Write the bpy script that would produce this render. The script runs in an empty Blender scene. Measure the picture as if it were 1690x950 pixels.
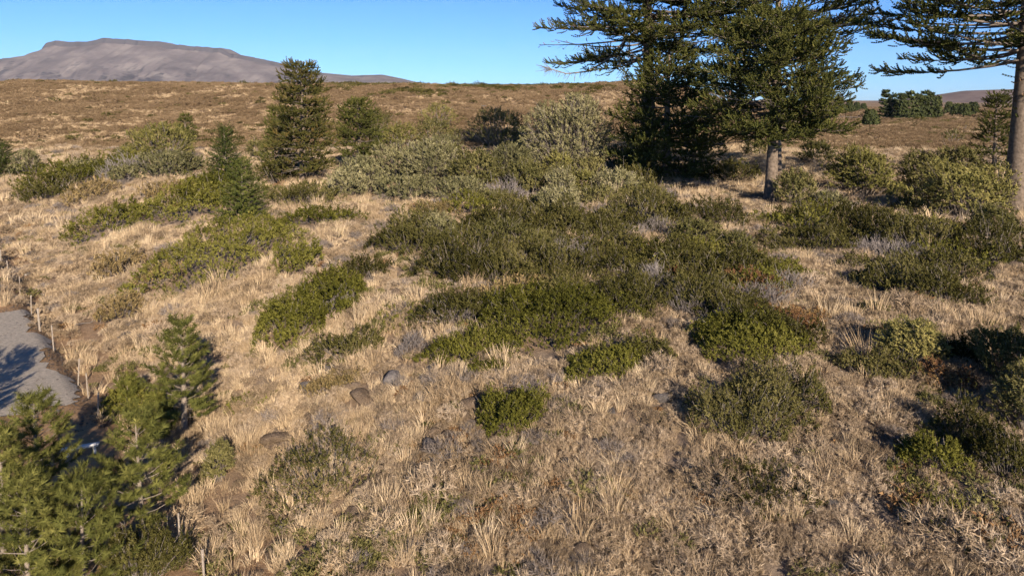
import bpy, math, random
import numpy as np
from mathutils import Vector

R = math.radians
# ------------------------------------------------------------------ camera
F = 1142.0; CW, CH = 1690.0, 950.0           # focal length and frame in photo pixels
CAM_Z = 9.0; PITCH = R(4.0)
VP = 165.0 + F*math.tan(PITCH)               # row of the optical axis: the frame is shifted down, verticals stay nearly upright
sc = bpy.context.scene
cam_data = bpy.data.cameras.new('camera')
cam_data.sensor_width = 36.0
cam_data.lens = 36.0 * F / CW
cam_data.shift_y = -(CH/2 - VP) / CW
cam_data.clip_start = 0.3; cam_data.clip_end = 30000
cam = bpy.data.objects.new('camera', cam_data)
sc.collection.objects.link(cam)
cam.location = (0, 0, CAM_Z)
cam.rotation_euler = (R(90) - PITCH, 0, 0)
sc.camera = cam
# ------------------------------------------------------------------ sky and sun
SUN_EL = 23.0
SUN_AZ = (0.325, -0.946)                       # where the sun stands (x, y): behind the camera, a little to its right hand
world = bpy.data.worlds.new('World'); sc.world = world; world.use_nodes = True
wn = world.node_tree; wn.nodes.clear()
wo = wn.nodes.new('ShaderNodeOutputWorld'); bg = wn.nodes.new('ShaderNodeBackground')
sky = wn.nodes.new('ShaderNodeTexSky'); sky.sky_type = 'NISHITA'; sky.sun_disc = False
sky.sun_elevation = R(SUN_EL); sky.sun_rotation = math.atan2(SUN_AZ[0], SUN_AZ[1])
sky.altitude = 1100; sky.air_density = 0.8; sky.dust_density = 0.5; sky.ozone_density = 10.0
bg.inputs['Strength'].default_value = 0.088
wn.links.new(sky.outputs[0], bg.inputs[0]); wn.links.new(bg.outputs[0], wo.inputs[0])
sun_d = bpy.data.lights.new('sun', 'SUN'); sun_d.energy = 5.0; sun_d.angle = R(0.5); sun_d.color = (1.0, 0.89, 0.75)
sun = bpy.data.objects.new('sun', sun_d); sc.collection.objects.link(sun)
ce = math.cos(R(SUN_EL))
sun.rotation_euler = Vector((-SUN_AZ[0]*ce, -SUN_AZ[1]*ce, -math.sin(R(SUN_EL)))).to_track_quat('-Z', 'Y').to_euler()
sun.location = (60, -200, 100)
sc.view_settings.view_transform = 'Standard'; sc.view_settings.look = 'None'
sc.view_settings.exposure = 0.9; sc.view_settings.gamma = 1.0
sc.view_settings.use_curve_mapping = False
sc.cycles.use_light_tree = False; sc.cycles.use_adaptive_sampling = True; sc.cycles.adaptive_threshold = 0.02
sc.cycles.max_bounces = 4; sc.cycles.diffuse_bounces = 2; sc.cycles.glossy_bounces = 1
sc.cycles.transmission_bounces = 2; sc.cycles.volume_bounces = 0; sc.cycles.transparent_max_bounces = 4
COL = sc.collection
# ------------------------------------------------------------------ noise and terrain
def _hash(ix, iy, s):
    n = (ix.astype(np.int64)*374761393 + iy.astype(np.int64)*668265263 + s*1442695041) & 0xffffffff
    n = ((n ^ (n >> 13)) * 1274126177) & 0xffffffff
    n = n ^ (n >> 16)
    return (n & 0xffffff) / float(0xffffff)
def vnoise(x, y, s=0):
    x = np.asarray(x, float); y = np.asarray(y, float)
    xi = np.floor(x); yi = np.floor(y); fx = x-xi; fy = y-yi
    fx = fx*fx*(3-2*fx); fy = fy*fy*(3-2*fy)
    a = _hash(xi, yi, s); b = _hash(xi+1, yi, s); c = _hash(xi, yi+1, s); d = _hash(xi+1, yi+1, s)
    return (a*(1-fx)+b*fx)*(1-fy) + (c*(1-fx)+d*fx)*fy
def fbm(x, y, s=0, o=4):
    t = 0; a = 0.5; k = 1.0
    for i in range(o):
        t = t + a*vnoise(np.asarray(x)*k+i*17.3, np.asarray(y)*k-i*9.1, s+i); a *= 0.5; k *= 2.03
    return t
def sstep(a, b, x):
    t = np.clip((np.asarray(x, float)-a)/(b-a), 0, 1); return t*t*(3-2*t)
FA = np.array((-8.9, 18.2)); FN = np.array((0.745, 0.667)); FD = np.array((-0.667, 0.745))
def fence_s(x, y): return (np.asarray(x)-FA[0])*FN[0] + (np.asarray(y)-FA[1])*FN[1]
def fence_t(x, y): return (np.asarray(x)-FA[0])*FD[0] + (np.asarray(y)-FA[1])*FD[1]
SKU = np.array([-1.2, -0.82, -0.74, -0.70, -0.56, -0.27, -0.13, -0.05, 0.03, 0.14, 0.18, 0.25, 0.42, 0.9])
SKV = np.array([131, 134, 135, 131, 135, 137, 138, 141, 141, 135, 132, 138, 171, 175.])
def terrain(x, y):
    x = np.asarray(x, float); y = np.asarray(y, float)
    s = fence_s(x, y)
    z = -3.0*(1-sstep(-1.5, 17, s))
    z = z*(1-0.5*sstep(60, 110, y))
    near = 1-sstep(150, 400, y)
    z = z + near*(0.9*(fbm(x/14, y/14, 3, 3)-0.45) + 0.22*(vnoise(x/2.3, y/2.3, 8)-0.5)*sstep(0.3, 3, np.abs(s+4)) )
    road = (1-sstep(-0.9, 0.3, s))*sstep(-9.5, -7.5, s)
    z = np.where(y < 150, z*(1-road) + road*(-3.0+0.02*np.minimum(y, 60)), z)
    # the low ridge behind and the open valley on its right-hand side
    yy = np.maximum(y, 20)
    a = x/yy
    crest = 9 + (165-np.interp(a, SKU, SKV))/1147*300.0
    up = sstep(105, 300, y)*0.55 + 0.45*np.clip((y-112)/188, 0, 1)
    f = np.where(y < 300, up, 1-sstep(300, 700, y))
    rid = (1-sstep(0.2, 0.46, a))
    z = z + f*rid*(crest - 0.6 + 2.5*(fbm(x/38, y/38, 21, 3)-0.45)*sstep(110, 170, y)*(1-0.7*sstep(250, 300, y)))
    z = z + (1-rid)*sstep(120, 400, y)*(1.2*fbm(x/60, y/60, 5, 3)-0.6)
    return z
def h1(x, y): return float(terrain(np.array([x]), np.array([y]))[0])
cp, sp = math.cos(PITCH), math.sin(PITCH)
def pix_dir(u, v):
    a = (u-CW/2)/F; b = -(v-VP)/F
    return np.array((a, cp + b*sp, -sp + b*cp))
def ground_at(u, v, tmax=900):
    """the ground point that stands at photo pixel (u, v)"""
    d = pix_dir(u, v)
    t = np.concatenate([np.arange(6, 150, 0.1), np.arange(150, tmax, 0.5)])
    x = d[0]*t; y = d[1]*t; z = CAM_Z + d[2]*t
    under = z < terrain(x, y)
    if not under.any(): i = len(t)-1
    else: i = int(np.argmax(under))
    return np.array((x[i], y[i], float(terrain(x[i:i+1], y[i:i+1])[0])))
def project(x, y, z):
    x = np.asarray(x, float); zz = np.asarray(z, float)-CAM_Z
    dep = y*cp - zz*sp; upc = y*sp + zz*cp
    return CW/2 + F*x/dep, VP - F*upc/dep, dep
def depth_of(p): return p[1]*cp - (p[2]-CAM_Z)*sp
# ------------------------------------------------------------------ mesh helpers
def mesh_from(name, V, T, tint=None, smooth=False):
    me = bpy.data.meshes.new(name)
    V = np.ascontiguousarray(V, np.float32); T = np.ascontiguousarray(T, np.int32)
    k = T.shape[1]
    me.vertices.add(len(V)); me.vertices.foreach_set('co', V.ravel())
    me.loops.add(T.size); me.loops.foreach_set('vertex_index', T.ravel())
    me.polygons.add(len(T)); me.polygons.foreach_set('loop_start', np.arange(0, T.size, k, dtype=np.int32))
    me.polygons.foreach_set('loop_total', np.full(len(T), k, np.int32))
    if smooth: me.polygons.foreach_set('use_smooth', np.ones(len(T), bool))
    me.update(calc_edges=True)
    if tint is not None:
        at = me.attributes.new('tint', 'FLOAT', 'POINT'); at.data.foreach_set('value', np.ascontiguousarray(tint, np.float32))
    return me
class Soup:
    """collects transformed copies of small triangle shapes into one mesh"""
    def __init__(s): s.V = []; s.T = []; s.c = []; s.n = 0
    def add(s, V, T, tint):
        s.V.append(V); s.T.append(T+s.n); s.c.append(np.broadcast_to(tint, (len(V),)).astype(float)); s.n += len(V)
    def inst(s, proto, M, O, tint=None, spread=0.0):
        """M (n,3,3) columns are the axes, O (n,3)"""
        V, T, pt = proto
        n = len(M)
        if n == 0: return
        W = np.einsum('nij,pj->npi', M, V) + O[:, None, :]
        off = (np.arange(n)*len(V))[:, None, None]
        t = np.zeros((n, 1)) if tint is None else np.asarray(tint)[:, None]
        s.V.append(W.reshape(-1, 3)); s.T.append((T[None]+off).reshape(-1, 3)+s.n)
        s.c.append((t + pt[None]*spread).reshape(-1)); s.n += n*len(V)
    def mesh(s, name, smooth=False):
        if not s.V: return None
        return mesh_from(name, np.concatenate(s.V), np.concatenate(s.T), np.concatenate(s.c), smooth)
def frames(Z, rng, spin=True):
    """orthonormal frames (n,3,3) whose third column is Z"""
    Z = np.asarray(Z, float); Z = Z/np.linalg.norm(Z, axis=1, keepdims=True)
    ref = np.where(np.abs(Z[:, 2:3]) > 0.9, np.array([[1., 0, 0]]), np.array([[0, 0, 1.]]))
    X = np.cross(ref, Z); X /= np.linalg.norm(X, axis=1, keepdims=True); Y = np.cross(Z, X)
    if spin:
        a = rng.uniform(0, 2*math.pi, len(Z))[:, None]
        X, Y = X*np.cos(a)+Y*np.sin(a), -X*np.sin(a)+Y*np.cos(a)
    return np.stack([X, Y, Z], axis=2)
def prism(n=4):
    a = np.arange(n)*2*math.pi/n
    V = np.concatenate([np.stack([np.cos(a), np.sin(a), a*0], 1), np.stack([.7*np.cos(a), .7*np.sin(a), a*0+1], 1)])
    T = []
    for i in range(n):
        j = (i+1) % n; T += [(i, j, n+j), (i, n+j, n+i)]
    return V, np.array(T), np.zeros(len(V))
STICK = prism(3)
def sticks(soup, P0, P1, r0, rng, tint=0.5, taper=True):
    P0 = np.asarray(P0, float).reshape(-1, 3); P1 = np.asarray(P1, float).reshape(-1, 3)
    d = P1-P0; L = np.linalg.norm(d, axis=1); ok = L > 1e-4; P0, d, L = P0[ok], d[ok], L[ok]
    r = np.broadcast_to(r0, ok.shape)[ok]
    M = frames(d, rng); M = M*np.stack([r, r, L], 1)[:, None, :]
    soup.inst(STICK, M, P0, np.broadcast_to(tint, ok.shape)[ok] if np.ndim(tint) else np.full(len(L), tint))
def tube(soup, pts, rad, sides=8, tint=0.5):
    pts = np.asarray(pts, float); n = len(pts)
    d = np.gradient(pts, axis=0); d /= np.linalg.norm(d, axis=1, keepdims=True)
    ref = np.array((1., 0, 0)) if abs(d[0, 2]) > .8 else np.array((0, 0, 1.))
    X = np.cross(np.broadcast_to(ref, d.shape), d); X /= np.linalg.norm(X, axis=1, keepdims=True); Y = np.cross(d, X)
    a = np.arange(sides)*2*math.pi/sides
    V = (pts[:, None] + np.asarray(rad)[:, None, None]*(X[:, None]*np.cos(a)[None, :, None] + Y[:, None]*np.sin(a)[None, :, None])).reshape(-1, 3)
    T = []
    for i in range(n-1):
        for j in range(sides):
            k = (j+1) % sides; p, q, r_, s_ = i*sides+j, i*sides+k, (i+1)*sides+k, (i+1)*sides+j
            T += [(p, q, r_), (p, r_, s_)]
    c = len(V); V = np.concatenate([V, pts[-1:]])
    for j in range(sides): T.append(((n-1)*sides+j, (n-1)*sides+(j+1) % sides, c))
    soup.add(V, np.array(T), tint)
# small shapes ------------------------------------------------------
def leaf_shape(rng, n, L, leaf, w, spread=0.8, up=0.6):
    """a sprig along +Z with n little leaves"""
    V = []; T = []; t = []
    for i in range(n):
        f = (i+.6)/n; a = i*2.4+rng.uniform(-.5, .5); o = np.array((0, 0, L*f))
        d = np.array((math.cos(a)*spread, math.sin(a)*spread, up+rng.uniform(-.25, .4))); d /= np.linalg.norm(d)
        sd = np.cross(d, (0, 0, 1.)); sd /= (np.linalg.norm(sd)+1e-6); sd = sd*math.cos(.5)+np.cross(d, sd)*math.sin(rng.uniform(-.7, .7))
        ll = leaf*rng.uniform(.7, 1.25); b = len(V); tt = rng.uniform(-.5, .5)
        V += [o, o+d*ll*.55+sd*w, o+d*ll, o+d*ll*.55-sd*w]; T += [(b, b+1, b+2), (b, b+2, b+3)]; t += [tt]*4
    return np.array(V), np.array(T), np.array(t)
def needle_shape(rng, n, L, needle, w, ang=0.75, lean=1.0):
    V = []; T = []; t = []
    for i in range(n):
        f = rng.uniform(.05, 1.05); a = rng.uniform(0, 6.283); o = np.array((0, 0, L*f))
        d = np.array((math.cos(a)*ang, math.sin(a)*ang, lean*rng.uniform(.55, 1.15))); d /= np.linalg.norm(d)
        sd = np.array((-math.sin(a), math.cos(a), 0)); b = len(V); tt = rng.uniform(-.5, .5)
        V += [o-sd*w, o+sd*w, o+d*needle*rng.uniform(.7, 1.1)]; T += [(b, b+1, b+2)]; t += [tt]*3
    return np.array(V), np.array(T), np.array(t)
def rope_shape(rng, rings=5, per=4, L=1.0, r=0.135, bend=0.25):
    V = []; T = []; t = []
    for i in range(rings):
        f = i/(rings-1)
        o = np.array((0, bend*f*f, L*f*(1-.06*f)))
        for j in range(per):
            a = j*2*math.pi/per + i*.9; e = np.array((math.cos(a), math.sin(a), 0)); sd = np.array((-math.sin(a), math.cos(a), 0))
            b = len(V); rr = r*(1.0 if f < .8 else .75); tt = rng.uniform(-.5, .5)
            V += [o-sd*.085, o+sd*.085, o+e*rr+np.array((0, bend*.1, .22))]; T += [(b, b+1, b+2)]; t += [tt-.2, tt-.2, tt+.2]
    return np.array(V), np.array(T), np.array(t)
_r = np.random.default_rng(11)
ROPES = [rope_shape(_r, bend=b) for b in (.12, .25, .38)]
NEEDLES = [needle_shape(_r, 48, .24, .15, .0075, .95, .75) for _ in range(3)]
FIRN = [needle_shape(_r, 26, .42, .085, .013, .9, .5) for _ in range(3)]
FARN = [needle_shape(_r, 16, 1.0, 1.0, .26, .8, .8) for _ in range(3)]
# ------------------------------------------------------------------ materials
def new_mat(name):
    m = bpy.data.materials.new(name); m.use_nodes = True; nt = m.node_tree; nt.nodes.clear()
    out = nt.nodes.new('ShaderNodeOutputMaterial'); b = nt.nodes.new('ShaderNodeBsdfPrincipled')
    nt.links.new(b.outputs[0], out.inputs[0]); return m, nt, b
def ramp(nt, stops):
    r = nt.nodes.new('ShaderNodeValToRGB'); e = r.color_ramp.elements
    while len(e) > 1: e.remove(e[-1])
    e[0].position = stops[0][0]; e[0].color = (*stops[0][1], 1)
    for p, c in stops[1:]:
        k = e.new(p); k.color = (*c, 1)
    return r
def math_node(nt, op, a, b):
    n = nt.nodes.new('ShaderNodeMath'); n.operation = op
    for i, x in enumerate((a, b)):
        if isinstance(x, (int, float)): n.inputs[i].default_value = x
        else: nt.links.new(x, n.inputs[i])
    return n.outputs[0]
def leaf_mat(name, stops, rough=.65, patch=.12, patch_amt=.5, rnd=.35, spec=.25):
    """colour from the leaf's own tint, the plant's own chance and slow patches over the hillside"""
    m = bpy.data.materials.new(name); m.use_nodes = True; nt = m.node_tree; nt.nodes.clear()
    out = nt.nodes.new('ShaderNodeOutputMaterial'); b = nt.nodes.new('ShaderNodeBsdfDiffuse'); nt.links.new(b.outputs[0], out.inputs[0])
    at = nt.nodes.new('ShaderNodeAttribute'); at.attribute_name = 'tint'
    oi = nt.nodes.new('ShaderNodeObjectInfo'); geo = nt.nodes.new('ShaderNodeNewGeometry')
    nz = nt.nodes.new('ShaderNodeTexNoise'); nz.inputs['Scale'].default_value = patch; nz.inputs['Detail'].default_value = 1
    nt.links.new(geo.outputs['Position'], nz.inputs['Vector'])
    v = math_node(nt, 'ADD', at.outputs['Fac'], math_node(nt, 'MULTIPLY', math_node(nt, 'SUBTRACT', oi.outputs['Random'], .5), rnd))
    v = math_node(nt, 'ADD', v, math_node(nt, 'MULTIPLY', math_node(nt, 'SUBTRACT', nz.outputs['Fac'], .5), patch_amt))
    r = ramp(nt, stops); nt.links.new(v, r.inputs[0]); nt.links.new(r.outputs[0], b.inputs['Color'])
    return m
def bark_mat(name, c0, c1, scale=6, sz=.25, bump=.6):
    m, nt, b = new_mat(name)
    tc = nt.nodes.new('ShaderNodeTexCoord'); mp = nt.nodes.new('ShaderNodeMapping'); mp.inputs['Scale'].default_value = (1, 1, sz if sz > 1 else 1)
    nz = nt.nodes.new('ShaderNodeTexNoise'); nz.inputs['Scale'].default_value = scale; nz.inputs['Detail'].default_value = 6
    nt.links.new(tc.outputs['Object'], mp.inputs[0]); nt.links.new(mp.outputs[0], nz.inputs['Vector'])
    r = ramp(nt, [(.3, c0), (.7, c1)]); nt.links.new(nz.outputs['Fac'], r.inputs[0]); nt.links.new(r.outputs[0], b.inputs['Base Color'])
    bp = nt.nodes.new('ShaderNodeBump'); bp.inputs['Strength'].default_value = bump; bp.inputs['Distance'].default_value = .05
    nt.links.new(nz.outputs['Fac'], bp.inputs['Height']); nt.links.new(bp.outputs[0], b.inputs['Normal'])
    b.inputs['Roughness'].default_value = .9; b.inputs['Specular IOR Level'].default_value = .1
    return m
M = {}
M['arau'] = leaf_mat('monkey_puzzle_leaf', [(.1, (.046, .050, .015)), (.5, (.100, .101, .027)), (.8, (.150, .138, .038)), (1, (.17, .115, .042))], .5, .5, .5, .15, .35)
M['arau_brown'] = leaf_mat('monkey_puzzle_browned', [(.1, (.055, .055, .017)), (.5, (.110, .100, .029)), (.85, (.19, .122, .04))], .5, .5, .7, .15, .35)
M['arau_dead'] = leaf_mat('dead_branch_leaf', [(.1, (.16, .10, .06)), (.9, (.30, .20, .13))], .8, .5, .5, .15, .1)
M['pine'] = leaf_mat('pine_needle', [(.1, (.050, .053, .014)), (.5, (.102, .100, .026)), (.95, (.185, .166, .046))], .5, 1.2, .5, .25, .35)
M['pine_y'] = leaf_mat('yellowish_needle', [(.1, (.065, .068, .015)), (.5, (.115, .112, .026)), (.95, (.18, .155, .042))], .5, 1.2, .5, .25, .35)
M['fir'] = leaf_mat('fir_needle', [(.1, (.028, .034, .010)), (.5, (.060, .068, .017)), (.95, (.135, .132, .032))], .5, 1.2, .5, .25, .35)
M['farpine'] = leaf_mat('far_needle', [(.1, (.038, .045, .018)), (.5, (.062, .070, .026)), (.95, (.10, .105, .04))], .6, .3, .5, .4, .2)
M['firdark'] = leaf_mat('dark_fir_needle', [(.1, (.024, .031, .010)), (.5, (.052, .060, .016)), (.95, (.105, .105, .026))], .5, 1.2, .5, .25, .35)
M['bark'] = bark_mat('monkey_puzzle_bark', (.095, .070, .050), (.21, .158, .115), 5)
M['pinebark'] = bark_mat('pine_bark', (.15, .118, .09), (.30, .24, .185), 14)
M['branch'] = bark_mat('grey_branch', (.09, .07, .055), (.23, .185, .15), 10)
M['twig'] = leaf_mat('grey_twig', [(.1, (.10, .078, .06)), (.9, (.30, .25, .205))], .9, .6, .3, .3, .1)
SHR = {
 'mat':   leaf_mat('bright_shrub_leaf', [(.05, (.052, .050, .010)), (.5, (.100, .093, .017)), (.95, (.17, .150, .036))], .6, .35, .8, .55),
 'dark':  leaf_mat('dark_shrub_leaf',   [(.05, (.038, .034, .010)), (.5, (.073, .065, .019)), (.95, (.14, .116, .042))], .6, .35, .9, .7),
 'olive': leaf_mat('olive_bush_leaf',   [(.05, (.085, .078, .035)), (.5, (.152, .136, .062)), (.95, (.26, .222, .115))], .7, .35, .7, .55),
 'gold':  leaf_mat('yellow_bush_leaf',  [(.05, (.085, .078, .022)), (.5, (.170, .150, .045)), (.95, (.27, .22, .075))], .6, .35, .5, .3),
 'green': leaf_mat('green_bush_leaf',   [(.05, (.055, .052, .017)), (.5, (.11, .098, .034)), (.95, (.185, .155, .06))], .6, .35, .5, .3),
 'grey':  leaf_mat('dead_grey_twigs',   [(.05, (.12, .098, .085)), (.95, (.29, .245, .215))], .9, .35, .5, .3, .1),
 'rust':  leaf_mat('rusty_shrub_leaf',  [(.05, (.085, .042, .022)), (.5, (.15, .075, .036)), (.95, (.20, .125, .05))], .8, .6, .8, .3),
 'brown': leaf_mat('brown_shrub_leaf',  [(.05, (.115, .085, .035)), (.5, (.20, .14, .060)), (.95, (.30, .21, .10))], .8, .5, .6, .3),
}
G = {
 'rbrush': leaf_mat('ridge_brush', [(.05, (.11, .072, .040)), (.5, (.195, .130, .072)), (.95, (.29, .20, .115))], .9, .05, .8, .4, .1),
 'rtuss': leaf_mat('ridge_straw', [(.05, (.25, .17, .095)), (.5, (.40, .285, .165)), (.95, (.55, .41, .25))], .9, .05, .6, .4, .1),
 'straw': leaf_mat('straw_blade', [(.05, (.275, .19, .108)), (.5, (.50, .36, .212)), (.95, (.70, .535, .34))], .7, .25, .9, .6, .2),
 'tan':   leaf_mat('tan_blade',   [(.05, (.22, .152, .088)), (.5, (.375, .268, .162)), (.95, (.54, .40, .255))], .8, .25, .9, .65, .15),
 'cush':  leaf_mat('cushion_twig', [(.05, (.165, .117, .072)), (.5, (.325, .235, .15)), (.95, (.47, .355, .24))], .9, .3, .8, .75, .1),
 'gtwig': leaf_mat('ashen_twig',  [(.05, (.12, .095, .078)), (.5, (.20, .16, .13)), (.95, (.29, .235, .195))], .9, .3, .5, .4, .1),
 'herb':  leaf_mat('herb_leaf',   [(.05, (.065, .060, .020)), (.5, (.12, .108, .036)), (.95, (.19, .16, .06))], .7, .3, .6, .4),
 'orange': leaf_mat('orange_herb', [(.05, (.14, .072, .034)), (.5, (.22, .122, .055)), (.95, (.30, .185, .085))], .8, .3, .6, .4),
}
def rock_mat(name, c0, c1, c2, sc_=3.0):
    m, nt, b = new_mat(name)
    tc = nt.nodes.new('ShaderNodeTexCoord'); oi = nt.nodes.new('ShaderNodeObjectInfo')
    n1 = nt.nodes.new('ShaderNodeTexNoise'); n1.inputs['Scale'].default_value = sc_; n1.inputs['Detail'].default_value = 8; n1.inputs['Roughness'].default_value = .65
    nt.links.new(tc.outputs['Object'], n1.inputs['Vector'])
    v = math_node(nt, 'ADD', n1.outputs['Fac'], math_node(nt, 'MULTIPLY', math_node(nt, 'SUBTRACT', oi.outputs['Random'], .5), .3))
    r = ramp(nt, [(.25, c0), (.5, c1), (.75, c2)]); nt.links.new(v, r.inputs[0]); nt.links.new(r.outputs[0], b.inputs['Base Color'])
    n2 = nt.nodes.new('ShaderNodeTexNoise'); n2.inputs['Scale'].default_value = 14; n2.inputs['Detail'].default_value = 8
    nt.links.new(tc.outputs['Object'], n2.inputs['Vector'])
    bp = nt.nodes.new('ShaderNodeBump'); bp.inputs['Strength'].default_value = 1; bp.inputs['Distance'].default_value = .14
    nt.links.new(n2.outputs['Fac'], bp.inputs['Height']); nt.links.new(bp.outputs[0], b.inputs['Normal'])
    b.inputs['Roughness'].default_value = .95; b.inputs['Specular IOR Level'].default_value = .1
    return m
M['rock_tan'] = rock_mat('tan_rock', (.125, .086, .055), (.205, .143, .093), (.29, .212, .148))
M['rock_grey'] = rock_mat('grey_rock', (.10, .084, .074), (.165, .139, .122), (.25, .213, .188))
M['rock_white'] = rock_mat('pale_rock', (.5, .46, .42), (.6, .56, .52), (.72, .69, .66))
M['post'] = bark_mat('weathered_post', (.19, .15, .115), (.36, .295, .23), 20)
# ------------------------------------------------------------------ naming helpers
def link(name, me, mat, parent=None):
    o = bpy.data.objects.new(name, me); me.materials.append(mat) if mat and not len(me.materials) else None
    COL.objects.link(o)
    if parent is not None: o.parent = parent
    return o
def tag(o, label, cat=None, group=None, kind=None):
    o['label'] = label
    if cat: o['category'] = cat
    if group: o['group'] = group
    if kind: o['kind'] = kind
    return o
def thing(name, label, cat, loc, group=None, rz=0.0):
    o = bpy.data.objects.new(name, None); o.empty_display_size = .3; COL.objects.link(o)
    o.location = loc; o.rotation_euler = (0, 0, rz)
    return tag(o, label, cat, group)
TRI = {}
# ------------------------------------------------------------------ the ground sheet
OY = -8.0
rows = np.concatenate([np.geomspace(3, 340, 330), np.geomspace(346, 9800, 50)])
cols = np.concatenate([np.linspace(-1.9, -1.0, 14)[:-1], np.linspace(-1.0, 1.0, 210), np.linspace(1.0, 1.9, 14)[1:]])
RR, CC = np.meshgrid(rows, cols, indexing='ij')
GX = RR*CC; GY = RR+OY; GZ = terrain(GX, GY)
nr, nc = RR.shape
idx = np.arange(nr*nc).reshape(nr, nc)
Q = np.stack([idx[:-1, :-1].ravel(), idx[:-1, 1:].ravel(), idx[1:, 1:].ravel(), idx[1:, :-1].ravel()], 1)
gme = mesh_from('ground', np.stack([GX, GY, GZ], 2).reshape(-1, 3), Q, None, True)
gs = fence_s(GX, GY); gt = fence_t(GX, GY)
soil = (1-sstep(-.5, 3.5, gs+2.5*(fbm(GX/3, GY/3, 31)-.5)))*(1-sstep(55, 80, GY))
at = gme.attributes.new('soil', 'FLOAT', 'POINT'); at.data.foreach_set('value', soil.ravel().astype(np.float32))
far_at = gme.attributes.new('far', 'FLOAT', 'POINT'); far_at.data.foreach_set('value', sstep(90, 150, GY).ravel().astype(np.float32))
m, nt, b = new_mat('dry_hillside')
geo = nt.nodes.new('ShaderNodeNewGeometry')
def noise(scale, det=6, rough=.6):
    n = nt.nodes.new('ShaderNodeTexNoise'); n.inputs['Scale'].default_value = scale; n.inputs['Detail'].default_value = det; n.inputs['Roughness'].default_value = rough
    nt.links.new(geo.outputs['Position'], n.inputs['Vector']); return n.outputs['Fac']
def mix(f, a, c):
    n = nt.nodes.new('ShaderNodeMix'); n.data_type = 'RGBA'
    for s_, x in ((0, f), (6, a), (7, c)):
        if isinstance(x, tuple): n.inputs[s_].default_value = (*x, 1)
        elif isinstance(x, float): n.inputs[s_].default_value = x
        else: nt.links.new(x, n.inputs[s_])
    return n.outputs[2]
r1 = ramp(nt, [(.3, (.12, .08, .05)), (.5, (.22, .15, .092)), (.72, (.34, .24, .15))]); nt.links.new(noise(2.2, 9, .7), r1.inputs[0])
r2 = ramp(nt, [(.38, (.20, .165, .14)), (.62, (.30, .20, .12))]); nt.links.new(noise(.35, 5), r2.inputs[0])
c = mix(.45, r1.outputs[0], r2.outputs[0])
rs = ramp(nt, [(.3, (.23, .135, .07)), (.7, (.34, .215, .12))]); nt.links.new(noise(1.5, 8, .7), rs.inputs[0])
sa = nt.nodes.new('ShaderNodeAttribute'); sa.attribute_name = 'soil'
c = mix(sa.outputs['Fac'], c, rs.outputs[0])
fa = nt.nodes.new('ShaderNodeAttribute'); fa.attribute_name = 'far'
rf = ramp(nt, [(.35, (.15, .094, .052)), (.5, (.225, .146, .080)), (.66, (.33, .23, .13))]); nt.links.new(noise(.55, 9, .72), rf.inputs[0])
c = mix(fa.outputs['Fac'], c, rf.outputs[0])
nt.links.new(c, b.inputs['Base Color']); b.inputs['Roughness'].default_value = 1.0; b.inputs['Specular IOR Level'].default_value = .05
bp = nt.nodes.new('ShaderNodeBump'); bp.inputs['Strength'].default_value = .9; bp.inputs['Distance'].default_value = .12
nt.links.new(noise(3.5, 9, .75), bp.inputs['Height']); nt.links.new(bp.outputs[0], b.inputs['Normal'])
tag(link('ground', gme, m), 'dry brown hillside of soil and straw rising to a low ridge', kind='structure')
# gravel road beside the fence
rt = np.linspace(9.5, 26.5, 160); rs_ = np.concatenate([np.linspace(-7.6, -2.4, 14), np.linspace(-2.2, -.75, 12)])
TT, SS = np.meshgrid(rt, rs_, indexing='ij')
edge = 1+.06*(vnoise(TT*.9, SS*0, 5)-.5)
end = 26.5-1.2*(vnoise(SS*.8, SS*0, 6))
TT = np.clip(TT, 9.5+1.6*vnoise(SS*.9, SS*0, 9)+.5*vnoise(SS*4, SS*0, 10), end); SSx = np.where(SS > -2.4, SS+(SS+2.4)/1.65*(.8*(vnoise(TT*.7, TT*0, 7)-.5)+.5*(vnoise(TT*3.1, TT*0, 8)-.5)), SS)
RX = FA[0]+FD[0]*TT+FN[0]*SSx; RY = FA[1]+FD[1]*TT+FN[1]*SSx
RZ = terrain(RX, RY)+.03+.02*vnoise(RX*3, RY*3, 4)
ii = np.arange(RX.size).reshape(RX.shape)
RQ = np.stack([ii[:-1, :-1].ravel(), ii[1:, :-1].ravel(), ii[1:, 1:].ravel(), ii[:-1, 1:].ravel()], 1)
m, nt, b = new_mat('grey_gravel')
geo = nt.nodes.new('ShaderNodeNewGeometry')
rg = ramp(nt, [(.3, (.15, .123, .095)), (.5, (.30, .25, .195)), (.75, (.54, .46, .37))]); nt.links.new(noise(7, 9, .85), rg.inputs[0])
nt.links.new(mix(.25, rg.outputs[0], (.32, .28, .235)), b.inputs['Base Color']); b.inputs['Roughness'].default_value = 1; b.inputs['Specular IOR Level'].default_value = 0
bp = nt.nodes.new('ShaderNodeBump'); bp.inputs['Strength'].default_value = 1; bp.inputs['Distance'].default_value = .05
nt.links.new(noise(14, 8, .7), bp.inputs['Height']); nt.links.new(bp.outputs[0], b.inputs['Normal'])
tag(link('road', mesh_from('road', np.stack([RX, RY, RZ], 2).reshape(-1, 3), RQ, None, True), m), 'grey gravel track running along the line of fence posts', kind='structure')
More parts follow.
